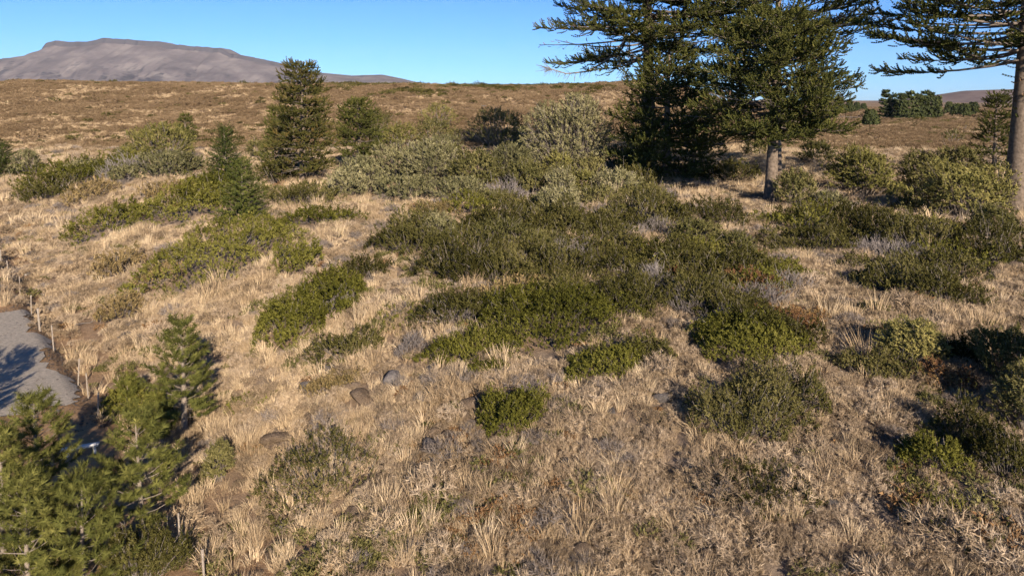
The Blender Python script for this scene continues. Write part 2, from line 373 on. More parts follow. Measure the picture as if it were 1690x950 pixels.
# ------------------------------------------------------------------ mountain and hill far away
def range_mesh(name, U, V, yc, depth, seed, nx, ny, cliff, rough, label, cols_):
    uu = np.array(U, float); vv = np.array(V, float)
    xs = np.linspace((uu[0]-845)/F*yc, (uu[-1]-845)/F*yc, nx)
    crest = np.maximum(np.interp(xs, (uu-845)/F*yc, CAM_Z+(165-vv)/1147*yc), -20)
    q = np.unique(np.concatenate([np.linspace(0, .895, ny), np.linspace(.895, .912, 8), np.linspace(.92, 1, 8)]))
    crest = crest + cliff*(crest+20)*.45*(np.round(fbm(xs/(yc*.022), xs*0, seed+7, 4)*5)/5-.5)*sstep(200, 420, crest)
    X, Qm = np.meshgrid(xs, q, indexing='ij'); C = crest[:, None]
    Y = yc-depth*(1-Qm) + depth*(.06*(fbm(X/(depth*.25), X*0, seed)-.5)+.05*(fbm(X/(depth*.05), X*0, seed+3)-.5))
    g = np.where(Qm > .90, (1-cliff)+cliff*sstep(.900, .907, Qm), (1-cliff)*(.22*(Qm/.9)+.78*(Qm/.9)**1.9))
    rav = np.abs(fbm(X/(depth*.11)+Qm*1.6, Qm*2.6, seed+1, 6)-.47)*2.4
    amp = rough*np.sin(np.pi*np.clip(Qm/.92, 0, 1))
    Z = -20+(C+20)*np.clip(g-amp*(.5-rav), 0, 1.0)
    i_ = np.arange(X.size).reshape(X.shape)
    Vv = np.stack([X, Y, Z], 2).reshape(-1, 3)
    q_ = np.stack([i_[:-1, :-1].ravel(), i_[1:, :-1].ravel(), i_[1:, 1:].ravel(), i_[:-1, 1:].ravel()], 1)
    # the back slope
    back = np.stack([xs, np.full(nx, yc+depth*.8), np.full(nx, -20.)], 1); n0 = len(Vv)
    top = i_[:, -1]; bk = n0+np.arange(nx)
    q2 = np.stack([top[:-1], top[1:], bk[1:], bk[:-1]], 1)
    m, nt_, b = new_mat(name+'_rock')
    geo_ = nt_.nodes.new('ShaderNodeNewGeometry')
    mp = nt_.nodes.new('ShaderNodeMapping'); mp.inputs['Scale'].default_value = (1/depth*6, 1/depth*6, 1/depth*9)
    nt_.links.new(geo_.outputs['Position'], mp.inputs[0])
    n_ = nt_.nodes.new('ShaderNodeTexNoise'); n_.inputs['Scale'].default_value = 1.6; n_.inputs['Detail'].default_value = 9; n_.inputs['Roughness'].default_value = .62
    nt_.links.new(mp.outputs[0], n_.inputs['Vector'])
    r_ = ramp(nt_, cols_); nt_.links.new(n_.outputs['Fac'], r_.inputs[0])
    sx_ = nt_.nodes.new('ShaderNodeSeparateXYZ'); nt_.links.new(geo_.outputs['True Normal'], sx_.inputs[0])
    st = ramp(nt_, [(.62, (1, 1, 1)), (.86, (0, 0, 0))]); nt_.links.new(sx_.outputs['Z'], st.inputs[0])
    mx = nt_.nodes.new('ShaderNodeMix'); mx.data_type = 'RGBA'; mx.inputs[7].default_value = (.068, .060, .064, 1)   # bare basalt on the steep faces
    nt_.links.new(st.outputs[0], mx.inputs[0]); nt_.links.new(r_.outputs[0], mx.inputs[6])
    nt_.links.new(mx.outputs[2], b.inputs['Base Color']); b.inputs['Roughness'].default_value = 1; b.inputs['Specular IOR Level'].default_value = 0
    o = link(name, mesh_from(name, np.concatenate([Vv, back]), np.concatenate([q_, q2]), None, True), m)
    return tag(o, label, kind='structure')
range_mesh('mountain', [-420, -200, 0, 60, 85, 105, 115, 125, 180, 195, 205, 290, 300, 330, 380, 400, 440, 480, 520, 590, 640, 665, 690, 760],
           [125, 112, 103, 98, 93, 85, 75, 72, 73, 70, 67, 73, 77, 79, 82, 92, 99, 108, 120, 126, 125, 130, 136, 150], 7000, 3000, 51, 520, 80, .078, .34,
           'flat-topped purplish brown mountain with a cliffed rim beyond the ridge',
           [(.3, (.086, .071, .070)), (.5, (.142, .116, .110)), (.7, (.225, .188, .166))])
range_mesh('hill', [1250, 1400, 1480, 1535, 1560, 1590, 1640, 1700, 1800, 1950], [172, 170, 166, 159, 154, 150, 148, 149, 152, 165], 2600, 900, 71, 120, 50, 0.0, .04,
           'smooth brown hill on the horizon beyond the far pine grove',
           [(.3, (.12, .085, .075)), (.5, (.16, .115, .10)), (.7, (.20, .15, .125))])
#__OBJECTS__
# ------------------------------------------------------------------ labels that point
LAND = [(398, 350, 'the bright fir'), (375, 410, 'the wide bright green mat'), (195, 365, 'the green dome shrub'),
        (520, 510, 'the crescent of green shrubs'), (575, 578, 'the flat dark shrub'), (775, 580, 'the oval green cushion'),
        (845, 680, 'the lone leafy shrub'), (720, 730, 'the pile of split rocks'), (995, 605, 'the tan rimmed shrub'),
        (1240, 690, 'the big dark dome'), (1225, 555, 'the bright green tongue'), (1500, 580, 'the shadow casting yellow bush'),
        (1272, 330, 'the bare monkey puzzle trunk'), (1420, 300, 'the yellow bush under trees'), (1590, 330, 'the big yellow bush'),
        (1460, 400, 'the dark shrub band'), (1235, 470, 'the rusty patch'), (1300, 470, 'the ashen dead shrub'),
        (940, 240, 'the tall olive bush'), (825, 215, 'the round green bush'), (500, 300, 'the lone monkey puzzle'),
        (593, 280, 'the small dark monkey puzzle'), (270, 240, 'the pale yellow bush'), (305, 700, 'the pale trunked young pine'),
        (235, 870, 'the bare limbed pine'), (525, 800, 'the low olive herb patch'), (790, 785, 'the flat grey slab'),
        (700, 400, 'the thicket left lobe'), (905, 520, 'the thicket middle mat'), (1090, 350, 'the upper thicket'), (1680, 670, 'the silvery bush'),
        (1630, 740, 'the dark edge shrubs'), (1500, 860, 'the paired round boulders'), (1150, 920, 'the smooth tan hump'), (60, 480, 'the fence end'), (130, 640, 'the fence by the track')]
ORD = ['first', 'second', 'third', 'fourth', 'fifth', 'sixth', 'seventh', 'eighth', 'ninth', 'tenth', 'eleventh', 'twelfth']
class Pointer:
    """gives every repeat a label of its own, from the landmark it stands by"""
    def __init__(s): s.rows = []
    def add(s, o, what, u, v): s.rows.append((o, what, u, v))
    def finish(s):
        buckets = {}
        for o, what, u, v in s.rows:
            k = min(range(len(LAND)), key=lambda i: (LAND[i][0]-u)**2+((LAND[i][1]-v)*1.7)**2)
            du, dv = u-LAND[k][0], (v-LAND[k][1])*1.5
            rel = ('below' if dv > 0 else 'above') if abs(dv) > abs(du) else ('right of' if du > 0 else 'left of')
            buckets.setdefault((what, rel, k), []).append((u, o))
        for (what, rel, k), rows in buckets.items():
            rows.sort(key=lambda r: r[0])
            for i, (u, o) in enumerate(rows):
                o['label'] = f'{what} {rel} {LAND[k][2]}' + ('' if len(rows) == 1 else f', {ORD[min(i, 11)]} from left')
POINT = Pointer()
# ------------------------------------------------------------------ monkey puzzle trees
FOOT = []                                  # footprints kept clear of grass
def stand(u, v): return ground_at(u, v)
def araucaria(label, uv, vtop, width_px, r0_px, clear, shape, whorls, per, seed, leaf='arau', dens=1.0, droop=(-.35, .55), sub_cap=1.9, dead=0, t0=.30, ropeL=.62, height=None, name='monkey_puzzle_tree', trunk_ropes=0, bushy=.32):
    rng = np.random.default_rng(seed); p = stand(*uv); d = depth_of(p)
    if height is None:
        # height whose top projects to vtop
        dd = pix_dir(uv[0], vtop); height = CAM_Z + dd[2]/dd[1]*p[1] - p[2]
    Rm = width_px*.5*d/F; r0 = r0_px*.5*d/F
    root = thing(name, label, 'tree', tuple(p), 'monkey puzzle trees on the slope')
    wood = Soup(); z = np.linspace(-.3, height*.97, 16); f = z/height
    bend = .012*height*np.stack([np.sin(f*3+seed), np.cos(f*2.3+seed)], 1)*np.clip(f, 0, 1)[:, None]
    tube(wood, np.column_stack([bend, z]), r0*(1.0+.35*np.exp(-np.clip(z, 0, 9)/(.8*r0+.15)) )*np.clip(1-.82*f, .1, 1), 14)
    link('trunk', wood.mesh('trunk', True), M['bark'], root)
    limbs = Soup(); crown = Soup(); brown = Soup(); ropesP = {0: [], 1: []}
    zc = clear*height
    for k in range(whorls):
        fk = (k+rng.uniform(-.35, .35))/(whorls-1); fk = min(max(fk, 0), 1)
        zz = zc + (height*.985-zc)*fk
        prof = np.interp(fk, np.linspace(0, 1, len(shape)), shape)
        n = per + int(rng.integers(-1, 2)); a0 = rng.uniform(0, 6.28)
        for j in range(n):
            az = a0 + j*6.283/n + rng.uniform(-.3, .3)
            L = max(.5, Rm*prof*rng.uniform(.72, 1.12))
            s0 = droop[0]*(1-fk)+droop[1]*fk + rng.uniform(-.12, .12)
            isdead = (fk < .3 and rng.random() < dead)
            upc = rng.uniform(.08, .26)*(1-.6*fk)
            hd = np.array((math.cos(az), math.sin(az), 0)); side = np.array((-math.sin(az), math.cos(az), 0)); sway = rng.uniform(-.16, .16)
            def P(t):
                t = np.asarray(t, float)[..., None]
                return np.array((bend[0, 0], 0, zz)) + hd*L*t*(1-.12*abs(s0)) + side*L*sway*t*t + np.array((0, 0, 1.))*L*(s0*t + (upc-.25*s0)*t*t)
            ts = np.linspace(0, 1, 6); pts = P(ts)
            rb = max(.025, .0085*L+.018)*(1.15-ts*.95)
            tube(limbs, pts, np.maximum(rb, .016), 5, .5)
            nsub = int(max(5, L*3.1*dens))
            if isdead: nsub = int(nsub*.45)
            pu, pv, _ = project(p[0]+hd[0]*L*.7, p[1]+hd[1]*L*.7, p[2]+zz)
            if pv < -90 or pu > 1850: nsub = int(nsub*.45)      # far outside the frame
            for q in range(nsub):
                t = t0+(1-t0)*((q+rng.random())/nsub)**.85
                o = P(np.array([t]))[0]; tg = P(np.array([min(t+.05, 1.05)]))[0]-o; tg /= np.linalg.norm(tg)
                sg = 1 if q % 2 else -1; ph = rng.uniform(.5, 1.15)
                dv = tg*math.cos(ph) + side*sg*math.sin(ph) + np.array((0, 0, rng.uniform(-bushy, bushy+.06)))
                ls = min(sub_cap, max(.35, .34*L*(1.08-t)+.25))*rng.uniform(.7, 1.2)
                if isdead:
                    e = o+dv*ls*.8+np.array((0, 0, -.15*ls)); sticks(limbs, o[None], e[None], np.array([.018]), rng, .6)
                    if rng.random() < .35: ropesP[1].append((e, dv, .4))
                    continue
                m_ = max(1, int(round(ls/(ropeL*.5))))
                for w in range(m_):
                    oo = o+dv*ls*(w/m_)
                    lift = .08+.22*(w/m_)
                    d2 = dv + side*rng.uniform(-.5, .5) + np.array((0, 0, lift+rng.uniform(-bushy, bushy*.7)))
                    ropesP[0].append((oo, d2, ropeL*rng.uniform(.75, 1.2)))
                if ls > .8: sticks(limbs, o[None], (o+dv*ls*.7)[None], np.array([.022]), rng, .4)
            tip = P(np.array([1.]))[0]; tg = tip-P(np.array([.93]))[0]
            if not isdead:
                for w in range(3): ropesP[0].append((tip-tg*.3, tg/np.linalg.norm(tg)+rng.normal(0, .35, 3)+np.array((0, 0, .25)), ropeL*rng.uniform(.8, 1.1)))
    for q in range(int(trunk_ropes*(height-zc))):       # short shoots along the stem
        zz = rng.uniform(zc*.62, height*.9); az = rng.uniform(0, 6.28)
        ropesP[1 if rng.random() < .25 else 0].append((np.array((math.cos(az)*r0*.5, math.sin(az)*r0*.5, zz)), np.array((math.cos(az), math.sin(az), rng.uniform(-.5, .3))), rng.uniform(.4, .9)))
    for key, soup in ((0, crown), (1, brown)):
        rows_ = ropesP[key]
        if not rows_: continue
        O = np.array([r[0] for r in rows_]); D = np.array([r[1] for r in rows_]); Ls = np.array([r[2] for r in rows_])
        A = frames(D, rng, False)            # keeps Y facing up so that the ropes curl upwards
        A = A*np.stack([Ls*.5+.45, Ls, Ls], 1)[:, None, :]
        pick = rng.integers(0, 3, len(O)); ti = .42+rng.normal(0, .16, len(O))
        for i in range(3):
            s_ = pick == i; soup.inst(ROPES[i], A[s_], O[s_], ti[s_], .3)
    link('branchwork', limbs.mesh('branchwork', True), M['branch'], root)['kind'] = 'stuff'
    link('crown', crown.mesh('crown'), M[leaf], root)
    if brown.V: link('dead_foliage', brown.mesh('dead_foliage'), M['arau_dead'], root)
    FOOT.append((p[0], p[1], r0*1.3, r0*1.3, 0))
    TRI['arau %s' % (uv,)] = sum(len(t) for t in crown.T)+sum(len(t) for t in limbs.T)
    return root
DOME = [.70, .92, 1.0, 1.0, .98, .95, .90, .82, .72, .56, .26]
UMB = [.50, .72, .95, 1.0, .95, .88, .80, .70, .58, .42, .2]
CONE = [.80, .95, 1.0, .93, .84, .76, .68, .60, .52, .46, .28]
BIG = [.85, 1.0, .98, .92, .88, .84, .80, .7, .6, .4, .2]
araucaria('dense dark green monkey puzzle with domed crown on a bare grey trunk', (1272, 335), 22, 258, 22, .37, DOME, 24, 8, 101, dens=1.0, droop=(-.32, .30), dead=.3, t0=.30, ropeL=.68, bushy=.6)
araucaria('huge monkey puzzle at the edge with thick trunk and long level limbs', (1676, 348), -190, 480, 37, .47, BIG, 19, 7, 102, dens=.85, droop=(-.16, .30), sub_cap=1.5, dead=.12, t0=.40, ropeL=.72, trunk_ropes=9, bushy=.36)
t1 = araucaria('tall monkey puzzle with a drooping dead limb against the sky', (1068, 288), -170, 350, 26, .43, BIG, 23, 7, 103, dens=.85, droop=(-.32, .30), dead=.3, t0=.28, ropeL=.85, trunk_ropes=12, bushy=.45)
araucaria('tall monkey puzzle rising behind the dense domed one', (1280, 294), -180, 370, 18, .50, BIG, 17, 7, 104, dens=.72, droop=(-.14, .3), dead=.2, t0=.34, ropeL=.82, bushy=.4)
araucaria('shaded monkey puzzle beneath the drooping dead limb', (1100, 300), 78, 196, 16, .06, [.75, .9, 1, 1, .95, .88, .8, .7, .58, .42, .2], 24, 7, 105, dens=.8, droop=(-.32, .35), dead=.1, ropeL=.85, bushy=.5)
araucaria('lone conical monkey puzzle with browned crown on the open slope', (500, 306), 108, 112, 13, .14, [.75, .97, 1.0, .95, .88, .82, .76, .70, .65, .58, .42], 25, 7, 106, leaf='arau_brown', dens=1.15, droop=(-.30, .25), dead=.35, t0=.26, ropeL=.58, sub_cap=1.0, bushy=.42)
araucaria('green monkey puzzle half hidden behind the lone browned one', (462, 290), 180, 66, 8, .05, CONE, 15, 6, 107, dens=1.0, droop=(-.2, .3), ropeL=.6)
araucaria('small dark monkey puzzle with rounded crown among olive bushes', (593, 284), 168, 78, 10, .25, DOME, 16, 7, 108, dens=1.15, droop=(-.3, .35), dead=.4, ropeL=.6, bushy=.55)
araucaria('tiny monkey puzzle poking out behind the pale yellow bush', (307, 236), 192, 34, 5, .05, CONE, 9, 6, 109, dens=1.0, droop=(-.1, .5), ropeL=.6)
araucaria('young slender monkey puzzle behind the thick trunk at the edge', (1640, 292), 158, 74, 8, .10, CONE, 17, 6, 110, dens=.95, droop=(-.25, .4), ropeL=.6, dead=.2)
def dead_limb(root, track, r0, seed):
    """a bare drooping limb hung with dead twigs, a part of its tree"""
    rng = np.random.default_rng(seed); y0 = root.location.y; P = []
    for u, v, dy in track:
        d = pix_dir(u, v); t = (y0+dy)/d[1]; P.append(np.array((d[0]*t, d[1]*t, CAM_Z+d[2]*t))-np.array(root.location))
    P = np.array(P); k = np.linspace(0, len(P)-1, 22); Q_ = np.column_stack([np.interp(k, np.arange(len(P)), P[:, i]) for i in range(3)])
    s_ = Soup(); tube(s_, Q_, np.linspace(r0, r0*.22, 22), 6)
    for i in range(4, 22):
        for q in range(5):
            e = Q_[i]+rng.normal(0, .35, 3)+np.array((-.15, 0, -.75 if q % 2 else -.2))*rng.uniform(.4, 1.3); sticks(s_, Q_[i][None], e[None], np.array([.022]), rng, .6)
    for q in range(26):
        e = Q_[-1]+rng.normal(0, .45, 3)+np.array((-.5, 0, -.1)); sticks(s_, Q_[-2][None], e[None], np.array([.028]), rng, .6)
    o = link('dead_limb', s_.mesh('dead_limb', True), M['pinebark'], root); o['label'] = 'bare drooping dead limb'
dead_limb(t1, [(1060, 42, 0), (1030, 70, -.5), (1002, 100, -1), (970, 118, -1.3), (935, 122, -1.5), (903, 112, -1.6)], .2, 5)
dead_limb(t1, [(1062, 60, 0), (1038, 62, -.6), (1022, 80, -1), (1024, 112, -1.2), (1040, 128, -1.0)], .17, 6)
# ------------------------------------------------------------------ pines and firs
def conifer(label, uv, vtop, width_px, seed, kind='pine', group=None, name='young_pine_tree', clear=.05, trunk_px=7, dens=1.0, y=None):
    rng = np.random.default_rng(seed); p = stand(*uv) if y is None else None
    d = depth_of(p); dd = pix_dir(uv[0], vtop); height = CAM_Z + dd[2]/dd[1]*p[1] - p[2]
    Rm = width_px*.5*d/F; root = thing(name, label, 'tree', tuple(p), group)
    wood = Soup(); z = np.linspace(-.2, height*.98, 10); f = np.clip(z/height, 0, 1)
    r0 = trunk_px*.5*d/F
    wob = .02*height*np.stack([np.sin(f*4+seed), np.cos(f*3.1+seed)], 1)*f[:, None]*.5
    tube(wood, np.column_stack([wob, z]), r0*np.clip(1-.9*f, .08, 1), 9)
    link('trunk', wood.mesh('trunk', True), M['pinebark'], root)
    limbs = Soup(); O = []; D = []; S = []
    if kind == 'pine': gap, per, protos, sl, mat_ = .31, 6, NEEDLES, (.8, 1.4), 'pine'
    elif kind == 'pine_y': gap, per, protos, sl, mat_ = .28, 6, NEEDLES, (.8, 1.4), 'pine_y'
    elif kind in ('fir', 'firdark'): gap, per, protos, sl, mat_, kind = .30, 9, FIRN, (1.3, 2.2), kind, 'fir'
    else: gap, per, protos, sl, mat_ = height/15, 7, FARN, (.7, 1.3), 'farpine'
    gap *= max(1, height/6)
    zs = np.arange(clear*height, height*.97, gap)
    for zz in zs:
        fk = min(max((zz/height-clear)/(1-clear), 0.0), 1.0)
        prof = {'fir': (1-fk)**.9+.04, 'far': (1-fk)**.75*1.05+.05}.get(kind, min(1, .8+1.2*fk)*(1-fk)**.75*1.08+.06)
        a0 = rng.uniform(0, 6.28); n = per+int(rng.integers(-1, 2))
        for j in range(n):
            az = a0+j*6.283/n+rng.uniform(-.35, .35); L = Rm*prof*rng.uniform(.7, 1.12)
            if kind == 'fir': s0, up = -.05+.45*fk, .15
            elif kind == 'far': s0, up = .15, .1
            else: s0, up = rng.uniform(-.12, .12)+.75*fk, rng.uniform(.1, .4)
            hd = np.array((math.cos(az), math.sin(az), 0)); side = np.array((-math.sin(az), math.cos(az), 0))
            zz_ = zz+rng.uniform(-.3, .3)*gap
            P = lambda t: np.array((0, 0, zz_)) + hd*L*t + np.array((0, 0, 1.))*L*(s0*t+up*t*t)
            pts = np.array([P(t) for t in (0, .35, .7, 1)])
            if kind != 'far': tube(limbs, pts, np.array([1, .75, .5, .3])*max(.009, .011*L+.004), 4, .6)
            step = {'fir': .28, 'far': 1.0}.get(kind, .20)/dens
            m_ = max(2, int(L/step)); t_in = {'fir': .05, 'far': .2}.get(kind, .44)
            for q in range(m_):
                t = t_in+(1-t_in)*(q+rng.random())/m_
                o = P(t); tg = hd+np.array((0, 0, s0+2*up*t)); tg /= np.linalg.norm(tg)
                for sg in (-1, 1):
                    ph = rng.uniform(.35, 1.05)
                    O.append(o); D.append(tg*math.cos(ph)+side*sg*math.sin(ph)+np.array((0, 0, rng.uniform(-.05, .45) if kind != 'fir' else rng.uniform(-.15, .1))))
                    S.append(rng.uniform(*sl)*(1 if kind != 'fir' else min(1, .5+L*(1-t))))
                    if kind in ('pine', 'pine_y') and L > .5: limbs_end = o
            O.append(P(.97)); D.append(hd+np.array((0, 0, s0+2*up+.1))); S.append(rng.uniform(*sl))
    for q in range(4): O.append(np.array((0, 0, height*(.9+.025*q)))); D.append(np.array((rng.uniform(-.2, .2), rng.uniform(-.2, .2), 1.))); S.append(sl[0])
    O = np.array(O); D = np.array(D); S = np.array(S); A = frames(D, rng)*S[:, None, None]
    crown = Soup(); pick = rng.integers(0, 3, len(O)); ti = .45+rng.normal(0, .14, len(O))
    for i in range(3): s_ = pick == i; crown.inst(protos[i], A[s_], O[s_], ti[s_], .35)
    if limbs.V: link('branchwork', limbs.mesh('branchwork', True), M['pinebark'], root)['kind'] = 'stuff'
    link('crown', crown.mesh('crown'), M[mat_], root)
    FOOT.append((p[0], p[1], r0*1.5, r0*1.5, 0))
    TRI['con %s' % (uv,)] = sum(len(t) for t in crown.T)
    return root
NP = 'young pines by the gravel track'
conifer('young pine with pale trunk, alone above the others with its shadow behind', (305, 716), 532, 106, 201, 'pine', NP, clear=.16, trunk_px=12)
conifer('young pine with bare grey lower limbs beside the last fence posts', (234, 888), 684, 140, 202, 'pine', NP, clear=.20, trunk_px=11)
conifer('slim young pine whose top reaches over the gravel track', (66, 850), 655, 120, 203, 'pine', NP, clear=.1, trunk_px=10)
conifer('broad young pine nearest the bottom corner', (50, 1010), 800, 190, 204, 'pine', NP, clear=.02, trunk_px=11)
conifer('low forked pine in front of the one with bare limbs', (140, 985), 792, 150, 205, 'pine', NP, clear=.05, trunk_px=10)
conifer('young pine cut by the frame edge in the shade', (8, 940), 718, 120, 206, 'pine', NP, clear=.05, trunk_px=10)
conifer('bushy yellow green pine tucked behind the pale trunked one', (212, 684), 632, 56, 207, 'pine_y', NP, clear=.02, trunk_px=6)
conifer('knee high yellow green pine sapling at the pale trunk', (258, 728), 655, 40, 208, 'pine_y', NP, clear=.02, trunk_px=4)
conifer('tall pine just outside the frame shading the gravel track', (-165, 800), 530, 165, 209, 'pine', NP, clear=.05, trunk_px=12, dens=1.2)
conifer('second pine just outside the frame shading the track edge', (-240, 800), 540, 170, 210, 'pine', NP, clear=.05, trunk_px=12, dens=.6)
NF = 'young firs on the left slope'
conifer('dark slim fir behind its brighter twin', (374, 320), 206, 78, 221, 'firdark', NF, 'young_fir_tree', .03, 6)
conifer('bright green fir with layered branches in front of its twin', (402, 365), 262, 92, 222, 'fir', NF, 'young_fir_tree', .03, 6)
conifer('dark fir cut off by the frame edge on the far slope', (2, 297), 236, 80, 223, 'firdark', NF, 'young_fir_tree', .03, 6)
FG = 'distant pines in the valley'
far_rows = [(1460, 195, 152, 22), (1472, 196, 156, 24), (1487, 197, 158, 24), (1501, 197, 153, 24), (1514, 196, 158, 24), (1525, 196, 152, 24), (1535, 196, 157, 24), (1546, 194, 160, 18),
            (1566, 187, 172, 14), (1578, 192, 176, 16), (1592, 193, 176, 18), (1606, 193, 173, 18), (1436, 208, 187, 22), (1402, 186, 168, 16), (1386, 188, 164, 22), (1414, 184, 172, 12), (1425, 183, 174, 9)]
FLAB = ['dark distant pine at the left end of the valley grove', 'distant pine second from the left end of the grove', 'distant pine third from the left in the grove', 'distant pine fourth from the left with a pointed top in the grove',
        'distant pine fifth from the left in the grove', 'tallest looking distant pine near the middle right of the grove', 'distant pine seventh from the left in the grove', 'distant pine at the right end of the grove',
        'tiny distant pine alone right of the grove', 'small distant pine before the brown hill, left of three', 'small distant pine before the brown hill, middle of three', 'small distant pine before the brown hill, right of three',
        'round dark bush pine alone below the valley grove', 'far pine on the skyline beside the domed monkey puzzle', 'far pine half behind the domed monkey puzzle crown', 'second far pine on the skyline left of the grove', 'smallest far pine on the skyline left of the grove']
for i, (u, v, vt, w) in enumerate(far_rows): conifer(FLAB[i], (u, v), vt-2, w*.78, 300+i, 'far', FG, 'distant_pine_tree', .02, 2)
# ------------------------------------------------------------------ shrubs
SP = {}
def sprig(kind, rng):
    if kind not in SP: SP[kind] = [single_leaves(rng, 6) for _ in range(3)]
    return SP[kind]
def single_leaves(rng, n):
    V = []; T = []; t = []
    for i in range(n):
        f = (i+.4)/n; a = i*2.4+rng.uniform(-.4, .4); o = np.array((0, 0, f))
        d = np.array((math.cos(a)*.75, math.sin(a)*.75, .6+rng.uniform(-.3, .4))); d /= np.linalg.norm(d)
        sd = np.cross(d, (0, 0, 1.)); sd /= np.linalg.norm(sd)+1e-6; sd = sd*.8+np.cross(d, sd)*rng.uniform(-.7, .7)
        b = len(V); l = .55*rng.uniform(.75, 1.3); tt = rng.uniform(-.5, .5)
        V += [o+sd*.16, o-sd*.16, o+d*l]; T.append((b, b+1, b+2)); t += [tt]*3
    return np.array(V), np.array(T), np.array(t)
H0 = {'mat': .75, 'dark': 1.1, 'olive': 1.9, 'gold': 1.7, 'green': 1.7, 'grey': .6, 'rust': .6, 'brown': .6}
BALL = ('olive', 'gold', 'green')
def shrub(kind, u0, v0, u1, v1, label, seed, dens=1.0, group=None, name='shrub', cat='shrub', h=None, twig=1.0):
    rng = np.random.default_rng(seed)
    if kind not in BALL: g_ = (u1-u0)*.07; u0 -= g_; u1 += g_; v1 += (v1-v0)*.05
    fr = ground_at((u0+u1)/2, v1); d = depth_of(fr); W = (u1-u0)*d/F; E = (v1-v0)*d/F
    e = math.atan2(CAM_Z-fr[2], math.hypot(fr[0], fr[1])); H = h or H0[kind]
    ball = kind in BALL
    if ball:
        D = W*.9; H = max(.4*E, (E-.35*D*math.sin(e))/math.cos(e))
    else:
        D = (E-H*math.cos(e))/math.sin(e)
        if D > 1.15*W: D = 1.15*W; H = min(max(H, (E-D*math.sin(e)*.9)/math.cos(e)), 1.9)
        if D < .55*W: D = .55*W; H = max(.22, (E-D*math.sin(e)*.9)/math.cos(e))
    hd = np.array((fr[0], fr[1])); hd /= np.linalg.norm(hd)
    c = fr[:2]+hd*(D*.5 if not ball else D*.35); cz = h1(*c)
    root = thing(name, label, cat, (c[0], c[1], cz), group)
    sx = np.array((hd[1], -hd[0]))
    px = d/692.0
    A_ = (u1-u0)*(v1-v0)*.367
    n = int(np.clip(A_*(.29 if not ball else .48)*dens, 60, 3600))
    size = float(np.clip(4.5*px, .12, .5))
    sd_ = seed % 97
    if not ball:
        th = rng.uniform(0, 6.283, n); rr = rng.random(n)**.5
        edge = (.52 if kind != 'mat' else .66)+.55*vnoise(np.cos(th)*2.0+sd_, np.sin(th)*2.0, sd_)+.34*vnoise(np.cos(th)*5+sd_, np.sin(th)*5, sd_+1)
        x = np.cos(th)*rr*W*.5*edge; y = np.sin(th)*rr*D*.5*edge
        wl = max(.55, min(1.3, W*.18)); lob = .6*vnoise(x/wl+sd_, y/wl, sd_)+.4*vnoise(x/(wl*.42), y/(wl*.42)+sd_, sd_+3); lob = sstep(.22, .74, lob)
        zt = H*1.22*np.clip(1-rr**3.2, 0, 1)**.5*(.36+.64*lob)+.03
        z = zt*(1-.5*rng.random(n)**1.6)*(1+.45*rng.random(n)**5)
        out = np.stack([x/(W*.5), y/(D*.5)], 1)*.55
        dirs = np.column_stack([out+rng.normal(0, .35, (n, 2)), np.full(n, .9)+rng.normal(0, .15, n)])
    else:
        q = rng.normal(0, 1, (n, 3)); q /= np.linalg.norm(q, axis=1, keepdims=True); q[:, 2] = np.where(q[:, 2] < -.55, -q[:, 2], q[:, 2])
        ln = vnoise(q[:, 0]*2.6+q[:, 2]*1.7+sd_, q[:, 1]*2.6-q[:, 2]*2.1, sd_)*.6+vnoise(q[:, 0]*5+sd_, q[:, 1]*5+q[:, 2]*5, sd_+2)*.4
        rad = (.66+.5*sstep(.2, .8, ln))*(1-.4*rng.random(n)**1.7)
        cz_ = .46*H
        x = q[:, 0]*rad*W*.5; y = q[:, 1]*rad*D*.5; z = cz_+q[:, 2]*rad*np.where(q[:, 2] > 0, H*.54, H*.46)
        z = np.maximum(z, .05)
        dirs = np.column_stack([q[:, :2]*.8+rng.normal(0, .3, (n, 2)), q[:, 2]*.6+.55+rng.normal(0, .2, n)])
    X = x[:, None]*sx[None]+y[:, None]*hd[None]
    dz = terrain(c[0]+X[:, 0], c[1]+X[:, 1])-cz
    O = np.column_stack([X, z+dz])
    D3 = np.column_stack([dirs[:, :1]*sx[None]+dirs[:, 1:2]*hd[None], dirs[:, 2]])
    ti = .46+rng.normal(0, .15, n)+.5*(vnoise(x/1.3+sd_*3, y/1.3+z/1.3, sd_+9)-.5)
    wood = Soup()
    ns = max(8, int(n*.06*twig)); pk = rng.integers(0, n, ns)
    base = O[pk]*np.array((.45, .45, 0))+np.array((0, 0, .0)); base[:, 2] = -.02
    mid = base*.45+O[pk]*.55+rng.normal(0, .05*max(W, .6), (ns, 3))*np.array((.5, .5, .3))
    rw = max(.007, .22*px)
    sticks(wood, base, mid, rw*1.5, rng, .35+.3*rng.random(ns)); sticks(wood, mid, O[pk], rw, rng, .4+.3*rng.random(ns))
    nt_ = int(n*.045*twig); pk = rng.integers(0, n, nt_)
    if nt_: sticks(wood, O[pk]-D3[pk]*size, O[pk]+(D3[pk]+rng.normal(0, .4, (nt_, 3)))*size*rng.uniform(.6, 1.6, nt_)[:, None], rw*.8, rng, .55+.4*rng.random(nt_))
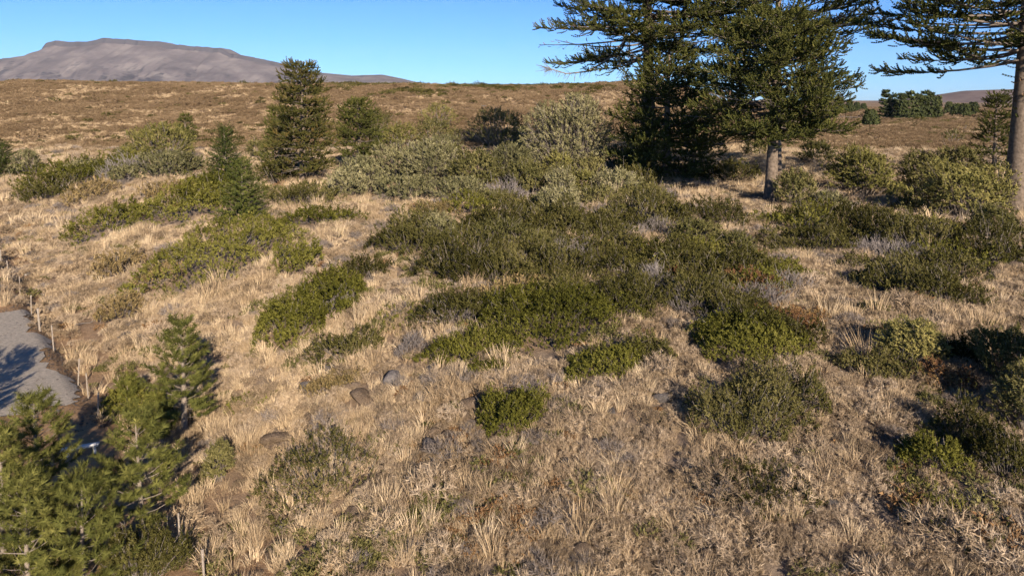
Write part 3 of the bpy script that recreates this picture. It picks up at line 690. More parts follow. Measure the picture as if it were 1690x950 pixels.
    if kind == 'grey':
        O = np.concatenate([O, O]); D3 = np.concatenate([D3, D3]); m_ = 2*n; a_ = O-D3*size*.5; sticks(wood, a_, O+(D3+rng.normal(0, .55, (m_, 3)))*size*.8, rw*.9, rng, .3+.6*rng.random(m_))
        link('branchwork', wood.mesh('branchwork'), SHR['grey'], root)['kind'] = 'stuff'
    else:
        Fm = frames(D3, rng)*(size*rng.uniform(.7, 1.25, n))[:, None, None]
        fol = Soup(); ps = sprig(kind, rng); pick = rng.integers(0, 3, n)
        for i in range(3): s_ = pick == i; fol.inst(ps[i], Fm[s_], O[s_], ti[s_], .3)
        link('foliage', fol.mesh('foliage'), SHR[kind], root)
        link('branchwork', wood.mesh('branchwork'), M['twig'], root)['kind'] = 'stuff'
        TRI['shrubs'] = TRI.get('shrubs', 0)+sum(len(t) for t in fol.T)
    TRI['shrubwood'] = TRI.get('shrubwood', 0)+sum(len(t) for t in wood.T)
    kf = {'mat': .47, 'dark': .36}.get(kind, .38); FOOT.append((c[0], c[1]-(.12*D if kind == 'mat' else 0), W*kf, D*kf, math.atan2(hd[1], hd[0])-math.pi/2))
    return root
#         kind, u0, v0, u1, v1, label
ROWS = [
 # far left
 ('mat', 60, 246, 215, 306, 'wide olive green shrub mass on the far left slope'),
 ('dark', 36, 298, 120, 336, 'dark low shrub trailing below the far left shrub mass'),
 ('gold', 210, 206, 324, 270, 'pale yellow rounded bush on the far left slope'),
 ('grey', 176, 262, 250, 300, 'grey twiggy shrub left of the pale yellow bush foot'),
 ('olive', 232, 252, 335, 300, 'grey olive bush at the foot of the pale yellow bush'),
 ('mat', 300, 280, 376, 335, 'olive green shrub left of the dark slim fir'),
 ('mat', 248, 312, 370, 366, 'olive green mat below the grey olive bush'),
 ('mat', 132, 338, 250, 388, 'smooth green dome shrub with yellow front on the left slope'),
 ('mat', 258, 362, 490, 454, 'very wide bright green mat shrub on the left slope'),
 ('mat', 455, 392, 524, 452, 'olive brown shrub at the right end of the bright mat'),
 ('olive', 24, 252, 64, 292, 'small grey bush beside the cut off fir'),
 ('brown', 115, 305, 190, 334, 'brownish low shrub under the far left shrub mass'),
 ('brown', 158, 412, 228, 458, 'brown olive dwarf shrub above the fence end'),
 ('brown', 232, 440, 300, 474, 'orange tan dwarf shrub below the bright mat'),
 ('brown', 165, 492, 232, 534, 'thin brown shrub right of the fence'),
 ('green', 408, 232, 446, 264, 'small green bush between the firs and the lone monkey puzzle'),
 ('dark', 440, 300, 560, 345, 'low olive shrub at the foot of the lone monkey puzzle'),
 ('mat', 466, 336, 590, 372, 'flat green mat in the straw below the lone monkey puzzle'),
 ('dark', 430, 262, 500, 306, 'olive shrub left of the lone monkey puzzle trunk'),
 # crescent and mid slope
 ('mat', 436, 490, 530, 574, 'left arm of the green shrub crescent'),
 ('mat', 498, 450, 602, 522, 'upper arm of the green shrub crescent'),
 ('grey', 520, 490, 590, 520, 'grey dead twigs inside the green shrub crescent'),
 ('dark', 526, 550, 630, 604, 'flat dark green shrub below the crescent'),
 ('dark', 554, 428, 642, 468, 'small dark shrub with grey twigs left of the thicket'),
 ('mat', 712, 555, 838, 602, 'oval dark green cushion shrub with clean edge'),
 ('mat', 780, 592, 828, 622, 'small green shrub hanging below the oval cushion shrub'),
 ('mat', 626, 508, 700, 550, 'sparse green mat left below the thicket'),
 ('dark', 690, 484, 815, 542, 'long dark mat along the lower left of the thicket'),
 ('mat', 796, 640, 892, 718, 'lone leafy dark shrub above the bare rocks'),
 ('mat', 940, 578, 1056, 628, 'round green shrub with tan grass rim'),
 ('dark', 1036, 546, 1112, 602, 'dark shrub between the round shrub and the bright tongue'),
 ('dark', 1140, 640, 1310, 744, 'big dark green dome shrub on the lower right slope'),
 ('dark', 1200, 604, 1350, 706, 'dark shrub with grey stems behind the big dark dome'),
 ('mat', 1158, 508, 1302, 600, 'bright green tongue of shrub at the lower right of the thicket'),
 ('mat', 814, 468, 992, 578, 'green mat shrub in the lower middle of the thicket'),
 ('dark', 980, 448, 1114, 514, 'dark green mat right of the middle of the thicket'),
 ('dark', 615, 346, 740, 424, 'dark green shrub at the upper left end of the thicket'),
 ('dark', 700, 372, 836, 476, 'dark olive shrub forming the left lobe of the thicket'),
 ('dark', 752, 330, 880, 396, 'dark shrub at the top left of the thicket'),
 ('dark', 850, 322, 980, 396, 'dark green shrub at the top middle of the thicket'),
 ('olive', 690, 356, 752, 412, 'pale olive bush standing out of the left lobe'),
 ('dark', 828, 388, 960, 476, 'dark twiggy shrub in the heart of the thicket'),
 ('dark', 930, 360, 1066, 448, 'dark olive shrub right of the heart of the thicket'),
 ('dark', 1000, 300, 1124, 378, 'dark shrub at the upper right of the thicket'),
 ('dark', 1040, 376, 1180, 456, 'dark brownish shrub on the right flank of the thicket'),
 ('dark', 1096, 446, 1206, 524, 'dark green shrub leading into the bright tongue'),
 ('dark', 1128, 328, 1232, 378, 'separate dark shrub in the straw left of the bare trunk'),
 ('dark', 1150, 396, 1270, 446, 'dark olive shrub above the rusty patch'),
 ('rust', 1176, 440, 1296, 506, 'rusty red brown shrub patch on the right of the thicket'),
 ('rust', 1060, 430, 1130, 466, 'small rusty shrub inside the thicket'),
 ('grey', 1262, 446, 1344, 494, 'ashen grey dead shrub beside the rusty patch'),
 ('grey', 820, 420, 876, 452, 'pale grey dead twigs in the left of the thicket'),
 ('grey', 900, 396, 985, 452, 'grey leafless twigs in the heart of the thicket'),
 ('grey', 1046, 440, 1112, 500, 'tall grey dead stems above the dark green mat'),
 ('grey', 1000, 372, 1060, 402, 'grey twigs in the upper right of the thicket'),
 ('grey', 766, 500, 826, 530, 'lilac grey dead shrub below the left lobe'),
 # band on the right
 ('dark', 1256, 368, 1404, 424, 'dark shrub at the left end of the band on the slope'),
 ('dark', 1370, 344, 1480, 410, 'dark shrub in the upper middle of the band'),
 ('dark', 1456, 342, 1566, 420, 'dark shrub at the upper right of the band'),
 ('dark', 1424, 412, 1562, 492, 'dark green shrub at the lower right of the band'),
 ('dark', 1496, 456, 1612, 506, 'low dark shrub trailing right below the band'),
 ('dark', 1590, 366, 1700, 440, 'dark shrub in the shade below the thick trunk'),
 ('green', 1600, 340, 1680, 400, 'green bush right below the big yellow bush'),
 # under the trees
 ('gold', 1368, 248, 1470, 330, 'yellow green round bush under the monkey puzzles'),
 ('gold', 1462, 308, 1502, 340, 'small yellow bush at the foot of the round one'),
 ('gold', 1526, 262, 1662, 366, 'big yellow green bush beside the thick trunk'),
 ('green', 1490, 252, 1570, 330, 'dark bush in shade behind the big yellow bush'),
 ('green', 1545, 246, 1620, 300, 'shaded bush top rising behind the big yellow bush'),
 ('green', 1282, 288, 1344, 350, 'green bush touching the bare lower trunk'),
 ('olive', 1340, 320, 1400, 358, 'olive low bush between the bare trunk and the yellow bush'),
 ('green', 1150, 235, 1196, 262, 'small green bush in the straw behind the dense monkey puzzle'),
 ('green', 1226, 232, 1264, 262, 'small green bush left of the bare trunk top'),
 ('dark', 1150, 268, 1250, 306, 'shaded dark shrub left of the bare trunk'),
 ('green', 1320, 236, 1378, 276, 'green bush behind the dense monkey puzzle'),
 ('green', 1556, 214, 1586, 236, 'lone dark bush on the open valley floor'),
 ('brown', 1580, 206, 1600, 216, 'tiny brown bush on the open valley floor'),
 # lower right
 ('gold', 1452, 528, 1552, 614, 'round yellow green bush casting a black shadow'),
 ('dark', 1394, 576, 1506, 632, 'dark green shrub at the left foot of the round yellow bush'),
 ('rust', 1526, 596, 1602, 650, 'rusty grass clump right of the round yellow bush'),
 ('green', 1646, 612, 1740, 720, 'silvery green bush cut by the frame edge'),
 ('green', 1728, 520, 1890, 730, 'bush just outside the frame edge shading the slope'),
 ('green', 1600, 545, 1720, 640, 'shadowed bush behind the silvery one'),
 ('dark', 1556, 676, 1640, 750, 'dark low shrub left of the silvery bush'),
 ('dark', 1610, 700, 1710, 800, 'dark low shrub below the silvery bush'),
 ('mat', 1490, 728, 1574, 782, 'small green shrub left of the dark low ones'),
 ('dark', 1556, 552, 1616, 606, 'small dark shrub at the edge of the deep shadow'),
 # mid background
 ('olive', 868, 166, 1008, 298, 'tall olive bush with bare grey limbs at its foot'),
 ('green', 774, 180, 876, 246, 'round green bush with upright stems left of the tall olive one'),
 ('gold', 692, 174, 758, 214, 'yellow topped bush on the skyline side of the olive field'),
 ('green', 678, 198, 752, 244, 'green bush in front of the yellow topped one'),
 ('gold', 628, 204, 692, 248, 'yellowish bush right of the small monkey puzzle'),
 ('green', 598, 184, 652, 236, 'dusky bush behind the small monkey puzzle'),
 ('gold', 928, 284, 988, 326, 'small yellow bush at the foot of the tall olive one'),
 ('olive', 556, 262, 640, 328, 'olive bush right of the small monkey puzzle trunk'),
 ('olive', 612, 240, 706, 306, 'olive bush in the left of the olive field'),
 ('olive', 660, 236, 760, 318, 'olive bush with grey stems amid the olive field'),
 ('green', 740, 250, 830, 326, 'greener bush in the middle of the olive field'),
 ('olive', 800, 240, 884, 312, 'olive bush left of the tall olive one, in its front'),
 ('green', 836, 262, 900, 330, 'green bush close by the limbs of the tall olive one'),
 ('olive', 900, 284, 950, 336, 'thin olive bush below the tall olive one'),
 ('olive', 536, 286, 606, 334, 'grey olive bush right of the lone monkey puzzle'),
 ('olive', 620, 290, 720, 336, 'low olive bush above the pale straw band'),
 ('olive', 712, 296, 800, 340, 'low olive bush above the right of the straw band'),
 ('grey', 800, 300, 870, 336, 'grey twiggy shrub right of the straw band'),
 ('olive', 980, 280, 1060, 330, 'olive bush in the shade of the tall trees'),
 ('olive', 1020, 250, 1076, 300, 'pale sprig bush in front of the shaded monkey puzzle'),
 ('olive', 880, 310, 960, 372, 'upright olive bush at the top of the thicket'),
 # bottom
 ('green', 340, 738, 384, 800, 'small upright green bush in tall straw'),
 ('dark', 440, 716, 612, 862, 'low olive herb patch in the straw at the bottom'),
 ('mat', 372, 654, 440, 686, 'faint green mat right of the pale trunked pine'),
 ('brown', 506, 618, 594, 652, 'brown green mat in the pale straw'),
 ('dark', 1150, 770, 1340, 862, 'loose dark herb patch on the lower right slope'),
 ('mat', 1490, 815, 1600, 880, 'pale green herb patch right of the paired boulders'),
 ('grey', 655, 560, 700, 590, 'small grey dead shrub left of the oval cushion shrub'),
 ('dark', 180, 880, 300, 975, 'shaded undergrowth below the pine with bare limbs'),
 ('mat', 190, 640, 250, 690, 'weedy green shrub at the foot of the bushy pine'),
]
for i, r_ in enumerate(ROWS):
    k = r_[0]
    loose = 'patch' in r_[5] or 'faint' in r_[5] or 'sparse' in r_[5]
    keep_ = len(FOOT)
    shrub(k, *r_[1:5], r_[5], 1000+i*7, dens=.30 if loose else (1.9 if k == 'mat' and r_[3]-r_[1] < 180 and r_[2] > 400 else 1.0), h=.28 if loose else None,
          twig=4.5 if 'bare grey limbs' in r_[5] else 1.5 if k in ('dark', 'olive') else (.6 if k == 'mat' else 1.0), name={'grey': 'dead_shrub', 'olive': 'olive_bush', 'gold': 'yellow_bush', 'green': 'green_bush'}.get(k, 'shrub'),
          cat='bush' if k in BALL else 'shrub')
    if loose: del FOOT[keep_:]
# fillers that close up the thicket and the olive field, each one a shrub of its own
frng = random.Random(5)
def inside(poly, u, v):
    c = False; j = len(poly)-1
    for i in range(len(poly)):
        if (poly[i][1] > v) != (poly[j][1] > v) and u < (poly[j][0]-poly[i][0])*(v-poly[i][1])/(poly[j][1]-poly[i][1])+poly[i][0]: c = not c
        j = i
    return c
def fillers(poly, n, kinds, wr, hr, what, group, seed0):
    done = []; us = [p[0] for p in poly]; vs = [p[1] for p in poly]; tries = 0
    while len(done) < n and tries < 4000:
        tries += 1
        u = frng.uniform(min(us), max(us)); v = frng.uniform(min(vs), max(vs))
        if not inside(poly, u, v): continue
        s_ = (v-160)/240
        if any((u-a)**2+((v-b_)*1.8)**2 < (21*s_+5)**2 for a, b_ in done): continue
        done.append((u, v)); w = frng.uniform(*wr)*s_; hh = frng.uniform(*hr)*s_; k = frng.choice(kinds)
        o = shrub(k, u-w/2, v-hh, u+w/2, v, '', seed0+len(done)*3, dens=.95, group=group, twig=1.8,
                  name={'grey': 'dead_shrub', 'olive': 'olive_bush', 'gold': 'yellow_bush', 'green': 'green_bush'}.get(k, 'shrub'), cat='bush' if k in BALL else 'shrub')
        POINT.add(o, {'dark': 'dark green ', 'olive': 'grey olive ', 'green': 'green ', 'grey': 'grey twiggy ', 'rust': 'rusty ', 'mat': 'bright green ', 'brown': 'brownish ', 'gold': 'yellow '}[k]+what, u, v)
THICKET = [(640, 365), (760, 335), (1000, 305), (1120, 315), (1150, 380), (1260, 400), (1290, 470), (1180, 520), (1100, 505), (980, 545), (830, 540), (760, 470), (660, 420)]
fillers(THICKET, 46, ['dark', 'dark', 'dark', 'mat', 'mat', 'brown', 'grey', 'green'], (60, 105), (26, 48), 'thicket shrub', 'shrubs massed in the thicket', 3000)
fillers([(1090, 440), (1200, 430), (1310, 560), (1290, 600), (1170, 560)], 14, ['dark', 'dark', 'mat', 'rust', 'grey'], (60, 100), (26, 46), 'thicket shrub', 'shrubs massed in the thicket', 3500)
fillers([(560, 265), (640, 232), (780, 236), (900, 250), (1060, 285), (1050, 330), (900, 335), (760, 318), (600, 332)], 24, ['olive', 'green', 'green', 'gold', 'dark'], (75, 130), (56, 90), 'bush', 'bushes in the olive field', 4000)
fillers([(1260, 375), (1400, 350), (1560, 350), (1600, 430), (1610, 490), (1440, 480), (1400, 420)], 18, ['dark', 'dark', 'dark', 'grey', 'mat'], (60, 110), (24, 46), 'shrub in the band', 'shrubs in the band on the slope', 5000)
fillers([(70, 262), (210, 262), (340, 285), (370, 350), (250, 330), (130, 300)], 12, ['mat', 'brown', 'olive'], (80, 140), (34, 56), 'low shrub', 'shrubs on the far left slope', 6000)
# ------------------------------------------------------------------ rocks
import bmesh
def rock_mesh(seed, flat=.6):
    rng = np.random.default_rng(seed); bm = bmesh.new(); bmesh.ops.create_icosphere(bm, subdivisions=3, radius=1)
    V = np.array([v.co[:] for v in bm.verts]); T = np.array([[v.index for v in f.verts] for f in bm.faces]); bm.free()
    for k in range(9):
        n = rng.normal(0, 1, 3); n /= np.linalg.norm(n); c_ = rng.uniform(.5, .85); dd = V@n
        V = V-np.outer(np.maximum(dd-c_, 0)*.92, n)
    V = V*(1+.14*(vnoise(V[:, 0]*2+seed, V[:, 1]*2+V[:, 2]*1.7, seed)-.5)+.07*(vnoise(V[:, 0]*6+seed, V[:, 1]*6-V[:, 2]*5, seed+1)-.5))[:, None]
    V = V*(1+.10*(vnoise(V[:, 0]*11+seed, V[:, 1]*11+V[:, 2]*9, seed+2)-.5))[:, None]
    V[:, 2] *= flat
    return mesh_from('rock', V, T, None, False)
RM = {}
for mt in ('rock_tan', 'rock_grey', 'rock_white'):
    RM[mt] = [rock_mesh(700+i, f_) for i, f_ in enumerate((.55, .7, .62, .8))]
    for x in RM[mt]: x.materials.append(M[mt])
rr_ = random.Random(8)
def rock(u, v, wpx, mt, label=None, what='tan rock', rz=None, sink=.25, flat=1.0):
    p = ground_at(u, v); s = wpx*.54*depth_of(p)/F
    o = bpy.data.objects.new('rock', rr_.choice(RM[mt])); COL.objects.link(o)
    o.location = (p[0], p[1]+s*.3, p[2]+s*.6*flat*(1-2*sink)*.5); o.scale = (s, s*rr_.uniform(.7, 1.0), s*flat*rr_.uniform(.85, 1.15)); o.rotation_euler = (rr_.uniform(-.2, .2), rr_.uniform(-.2, .2), rr_.uniform(0, 6.28) if rz is None else rz)
    tag(o, label or '', 'rock', 'rocks strewn over the slope')
    if not label: POINT.add(o, what, u, v)
    FOOT.append((p[0], p[1], s*.95, s*1.1, 0))
    return o
rock(716, 722, 34, 'rock_tan', 'rounded tan rock at the top left of the split pile')
rock(738, 724, 26, 'rock_tan', 'tan rock at the right of the split pile')
rock(710, 742, 34, 'rock_grey', 'dark split rock in the middle of the split pile')
rock(718, 754, 26, 'rock_tan', 'small tan rock at the foot of the split pile')
rock(776, 676, 40, 'rock_tan', 'tan boulder left of the lone leafy shrub')
rock(760, 692, 30, 'rock_tan', 'tan boulder just below the one by the leafy shrub')
rock(790, 790, 42, 'rock_grey', 'flat blue grey slab lying alone in the grass', flat=.6)
rock(762, 775, 40, 'rock_tan', 'tan flat rock above the blue grey slab', flat=.5)
rock(650, 634, 40, 'rock_grey', 'grey domed rock in the pale straw')
rock(596, 662, 50, 'rock_tan', 'broad tan rock half buried in straw', flat=.6)
rock(455, 730, 58, 'rock_tan', 'wide bare tan hump left of the herb patch', flat=.5)
rock(1496, 856, 38, 'rock_tan', 'smooth boulder, left one of the paired boulders')
rock(1525, 872, 34, 'rock_tan', 'rough boulder, right one of the paired boulders')
rock(1635, 848, 34, 'rock_tan', 'tan boulder low near the frame edge')
rock(1172, 925, 48, 'rock_tan', 'smooth tan hump at the bottom of the slope')
rock(1612, 512, 36, 'rock_tan', 'angular brown rock below the band of shrubs')
rock(1552, 516, 32, 'rock_tan', 'brown rock left of the angular one')
rock(1644, 528, 22, 'rock_tan', 'small upright brown rock right of the angular one')
rock(1680, 448, 30, 'rock_tan', 'brown rock at the edge below the thick trunk')
rock(1572, 676, 36, 'rock_tan', 'dull rock left of the silvery bush', flat=.6)
rock(1494, 658, 7, 'rock_white', 'tiny white stone below the round yellow bush', sink=.1)
rock(1508, 898, 7, 'rock_white', 'tiny white stone below the paired boulders', sink=.1)
rock(47, 454, 14, 'rock_white', 'white stone beside the fence end', sink=.1)
rock(26, 492, 9, 'rock_white', 'small white stone between two fence posts', sink=.1)
rock(696, 438, 22, 'rock_tan', 'tan rock below the left lobe of the thicket')
rock(684, 428, 18, 'rock_tan', 'smaller tan rock above the one below the left lobe')
rock(640, 450, 46, 'rock_tan', 'broad bare rock left below the thicket', flat=.5)
rock(648, 492, 50, 'rock_tan', 'broad tan outcrop above the sparse mat', flat=.5)
rock(545, 362, 36, 'rock_grey', 'lilac grey flat rock above the crescent', flat=.5)
rock(545, 612, 40, 'rock_grey', 'grey flat rock below the flat dark shrub', flat=.45)
rock(714, 610, 26, 'rock_grey', 'grey rock at the lower left of the oval cushion')
rock(1095, 662, 34, 'rock_grey', 'grey lilac rock between the lone shrub and the big dome')
rock(1110, 785, 48, 'rock_tan', 'dark ledge rock right of the bottom middle', flat=.5)
rock(980, 736, 26, 'rock_grey', 'cracked grey rock below the round shrub')
rock(1265, 325, 22, 'rock_grey', 'small grey rocks beside the bare lower trunk')
rock(1610, 372, 10, 'rock_grey', 'pale stone under the big yellow bush')
rock(797, 178, 13, 'rock_grey', 'blue grey boulder alone on the far ridge slope')
rock(790, 180, 9, 'rock_grey', 'smaller stone leaning at the far ridge boulder')
rng = np.random.default_rng(77)
for i in range(70):
    u = rng.uniform(420, 1680); v = rng.uniform(470, 945)
    rock(u, v, rng.uniform(13, 32)*(.45+v/1300), rr_.choice(['rock_tan', 'rock_tan', 'rock_grey']), None, 'half buried stone', sink=.28)
# ------------------------------------------------------------------ fence posts, fallen wood
POSTS = [(3, 444, 30, 'thick leaning fence post at the frame edge'), (15, 460, 28, 'thin fence post second from the frame edge'), (33, 486, 28, 'thin fence post right above the soil bank'),
         (52, 520, 30, 'fence post where the gravel begins'), (66, 546, 34, 'pale thick fence post at the gravel corner'), (89, 581, 40, 'fence post halfway along the gravel'),
         (129, 637, 40, 'fence post above the pine shadow, left of two'), (146, 659, 40, 'fence post above the pine shadow, right of two'), (162, 690, 38, 'fence post half hidden by straw at the shadow'),
         (298, 912, 58, 'fence post beside the pine with bare limbs'), (337, 958, 50, 'fence post cut by the bottom of the frame')]
for i, (u, v, hp, lab) in enumerate(POSTS):
    p = ground_at(u, v); hh = hp*depth_of(p)/F/.9; prng = np.random.default_rng(900+i); s = Soup()
    rad = .055 if i in (0, 4) else .030
    lean = prng.normal(0, .05, 2); t = np.linspace(-.25, hh, 6)
    tube(s, np.column_stack([lean[0]*t, lean[1]*t, t]), rad*(1+.12*prng.normal(0, 1, 6)), 7)
    o = link('fence_post', s.mesh('fence_post'), M['post']); o.location = tuple(p); tag(o, lab, 'post', 'fence posts along the gravel track')
def fallen(u, v, lpx, ang, label, n=6, seed=0):
    p = ground_at(u, v); L = lpx*depth_of(p)/F; prng = np.random.default_rng(seed); s = Soup()
    d = np.array((math.cos(ang), math.sin(ang), .08)); t = np.linspace(-.5, .5, 6)
    pts = d*L*t[:, None]+prng.normal(0, .03*L, (6, 3))*np.array((1, 1, .3)); pts[:, 2] = np.abs(pts[:, 2])+.05
    tube(s, pts, np.linspace(.045, .018, 6), 6)
    for k in range(n):
        i = prng.integers(1, 6); e = pts[i]+np.array((prng.normal(0, .3), prng.normal(0, .3), abs(prng.normal(.1, .1))))*L*.6
        sticks(s, pts[i][None], e[None], np.array([.016]), prng)
    o = link('fallen_branch', s.mesh('fallen_branch'), M['branch']); o.location = tuple(p); tag(o, label, 'branch', 'fallen branches')
fallen(92, 488, 44, .3, 'pale fallen branch lying flat right of the fence end', 8, 1)
fallen(112, 478, 22, .9, 'forked fallen branch above the pale flat one', 6, 2)
fallen(142, 535, 34, .7, 'fallen branch on the bank halfway along the fence', 5, 3)
fallen(152, 575, 26, 2.2, 'stick leaning on the bank above the straw', 4, 4)
fallen(118, 590, 24, 1.2, 'broken stick beside the fence posts', 4, 5)
fallen(150, 425, 36, .1, 'bleached branch on the brown slope above the fence', 6, 6)
fallen(1665, 548, 34, .4, 'bleached twig branch at the top of the deep shadow', 8, 7)
fallen(838, 436, 30, .2, 'bleached log showing through the left of the thicket', 5, 8)
fallen(1255, 318, 24, .5, 'grey fallen branch beside the bare lower trunk', 6, 9)
fallen(1530, 270, 34, -.7, 'pale bare branch leaning over the shaded bush', 4, 10)
p = ground_at(133, 752); s = Soup()
bmv = np.array([(x, y, z) for x in (-.55, .55) for y in (-.09, .09) for z in (0, .06)]); bmv = bmv*np.array((1, 1, 1))
bt = np.array([(0, 1, 3), (0, 3, 2), (4, 6, 7), (4, 7, 5), (0, 4, 5), (0, 5, 1), (2, 3, 7), (2, 7, 6), (1, 5, 7), (1, 7, 3), (0, 2, 6), (0, 6, 4)])
s.add(bmv, bt, .5); m_pl = bark_mat('pale_plank', (.45, .42, .38), (.62, .58, .53), 9)
o = link('plank', s.mesh('plank'), m_pl); o.location = (p[0], p[1], p[2]+.25); o.rotation_euler = (.1, -.08, .25); tag(o, 'pale plank in the shade between the pines and the track', 'plank')
for sx_ in (-.4, .4):
    s2 = Soup(); tube(s2, [(sx_, 0, -.4), (sx_, 0, .0)], [.05, .05], 6); link('leg', s2.mesh('leg'), m_pl, o)
# ------------------------------------------------------------------ grass and dwarf plants
def blades(rng, n, h, r, w, lean, seg=2, tint=.5):
    s = Soup()
    a = rng.uniform(0, 6.283, n); rr = r*rng.random(n)**.5*.55; b0 = np.stack([np.cos(a)*rr, np.sin(a)*rr, np.full(n, -.03)], 1)
    az = a+rng.normal(0, .6, n); L = h*rng.uniform(.55, 1.15, n); ln = lean*rng.uniform(.2, 1.2, n)
    d = np.stack([np.cos(az)*ln, np.sin(az)*ln, np.ones(n)], 1); d /= np.linalg.norm(d, axis=1, keepdims=True)
    mid = b0+d*(L*.6)[:, None]; d2 = d+np.stack([np.cos(az)*ln*.8, np.sin(az)*ln*.8, -.45*ln], 1); d2 /= np.linalg.norm(d2, axis=1, keepdims=True)
    tip = mid+d2*(L*.5)[:, None]
    sa_ = rng.uniform(0, 3.14, n); sd = np.stack([np.cos(sa_), np.sin(sa_), np.zeros(n)], 1)*w
    V = np.stack([b0-sd, b0+sd, mid-sd*.8, mid+sd*.8, tip], 1).reshape(-1, 3)
    k = (np.arange(n)*5)[:, None, None]; T = (np.array([(0, 1, 3), (0, 3, 2), (2, 3, 4)])[None]+k).reshape(-1, 3)
    s.add(V, T, np.repeat(tint+rng.normal(0, .17, n), 5)); return s
def cushion(rng, n, r, h, size, tint=.5, w=.16, leafy=False):
    s = Soup(); th = rng.uniform(0, 6.283, n); rr = rng.random(n)**.5
    lob = vnoise(np.cos(th)*rr*2.3+rng.uniform(0, 9), np.sin(th)*rr*2.3, 3)
    z = h*np.clip(1-rr**2.3, 0, 1)**.5*(.65+.5*lob)*(1-.35*rng.random(n)**2); x = np.cos(th)*rr*r; y = np.sin(th)*rr*r
    D = np.stack([np.cos(th)*rr*1.1+rng.normal(0, .4, n), np.sin(th)*rr*1.1+rng.normal(0, .4, n), .75+rng.normal(0, .2, n)], 1)
    A = frames(D, rng)*(size*rng.uniform(.7, 1.3, n))[:, None, None]
    for i in range(3):
        q = rng.integers(0, 3, n) == i
        s.inst((LSP if leafy else CSP)[i], A[q], np.stack([x, y, z], 1)[q], tint+rng.normal(0, .15, q.sum()), .35)
    return s
def twig_sprig(rng, n):
    V, T, t = single_leaves(rng, n); V = V.reshape(-1, 3, 3); c_ = (V[:, :1]+V[:, 1:2])*.5
    V[:, :2] = c_+(V[:, :2]-c_)*.38; V[:, 2:] = c_+(V[:, 2:]-c_)*1.7      # thin twigs rather than leaves
    return V.reshape(-1, 3), T, t
CSP = [twig_sprig(np.random.default_rng(40+i), 9) for i in range(3)]; LSP = [single_leaves(np.random.default_rng(60+i), 5) for i in range(3)]
gr = np.random.default_rng(4)
src = bpy.data.collections.new('plant_sources')       # never linked: only the scatter reads it
KINDS = {}
def source(key, make, mat, count):
    KINDS[key] = []
    for i in range(count):
        s = make(); me = s.mesh('tuft'); me.materials.append(mat); KINDS[key].append(me)
source('tall', lambda: blades(gr, 64, .60, .28, .0052, .30), G['straw'], 4)
source('tuss', lambda: blades(gr, 95, .42, .34, .0062, .75), G['straw'], 4)
source('short', lambda: blades(gr, 70, .22, .34, .0065, .8), G['tan'], 4)
source('cush', lambda: cushion(gr, 120, .34, .26, .10), G['cush'], 4)
source('tanc', lambda: cushion(gr, 120, .32, .24, .10), G['tan'], 3)
source('gtwig', lambda: cushion(gr, 90, .34, .22, .12), G['gtwig'], 3)
source('herb', lambda: cushion(gr, 110, .36, .20, .11, leafy=True), G['herb'], 3)
source('orange', lambda: cushion(gr, 90, .30, .18, .11, leafy=True), G['orange'], 2)
source('rtuss', lambda: blades(gr, 50, .45, .45, .025, .8), G['rtuss'], 4)
source('rbrush', lambda: cushion(gr, 60, .55, .34, .24, leafy=True), G['rbrush'], 4)
source('rgreen', lambda: cushion(gr, 70, .9, .6, .28, leafy=True), SHR['dark'], 3)
# -- where things may grow
def free(x, y, k=1.0):
    ok = np.ones(len(x), bool)
    for cx, cy, a, b_, rz in FOOT:
        dx = x-cx; dy = y-cy; near = (np.abs(dx) < max(a, b_)*1.5) & (np.abs(dy) < max(a, b_)*1.5)
        if not near.any(): continue
        c_, s_ = math.cos(rz), math.sin(rz); lx = (dx*c_+dy*s_)/(a*k); ly = (-dx*s_+dy*c_)/(b_*k)
        ok &= ~(near & (lx*lx+ly*ly < 1))
    s_ = fence_s(x, y); t_ = fence_t(x, y)
    ok &= ~((s_ < -.5+.5*vnoise(x*1.1, y*1.1, 2)) & (s_ > -8) & (t_ < 26.5))
    return ok
def spread(d0, d1, rho, rng):
    n = int(rho*.5*(d1*d1-d0*d0)*1.72)
    y = np.sqrt(rng.uniform(d0*d0, d1*d1, n)); x = y*rng.uniform(-.86, .86, n)
    return x, y
pts = {k: [] for k in KINDS}
def drop(x, y, key, scale):
    if len(x) == 0: return
    pts[key].append(np.column_stack([x, y, terrain(x, y)-.01, np.broadcast_to(scale, x.shape)]))
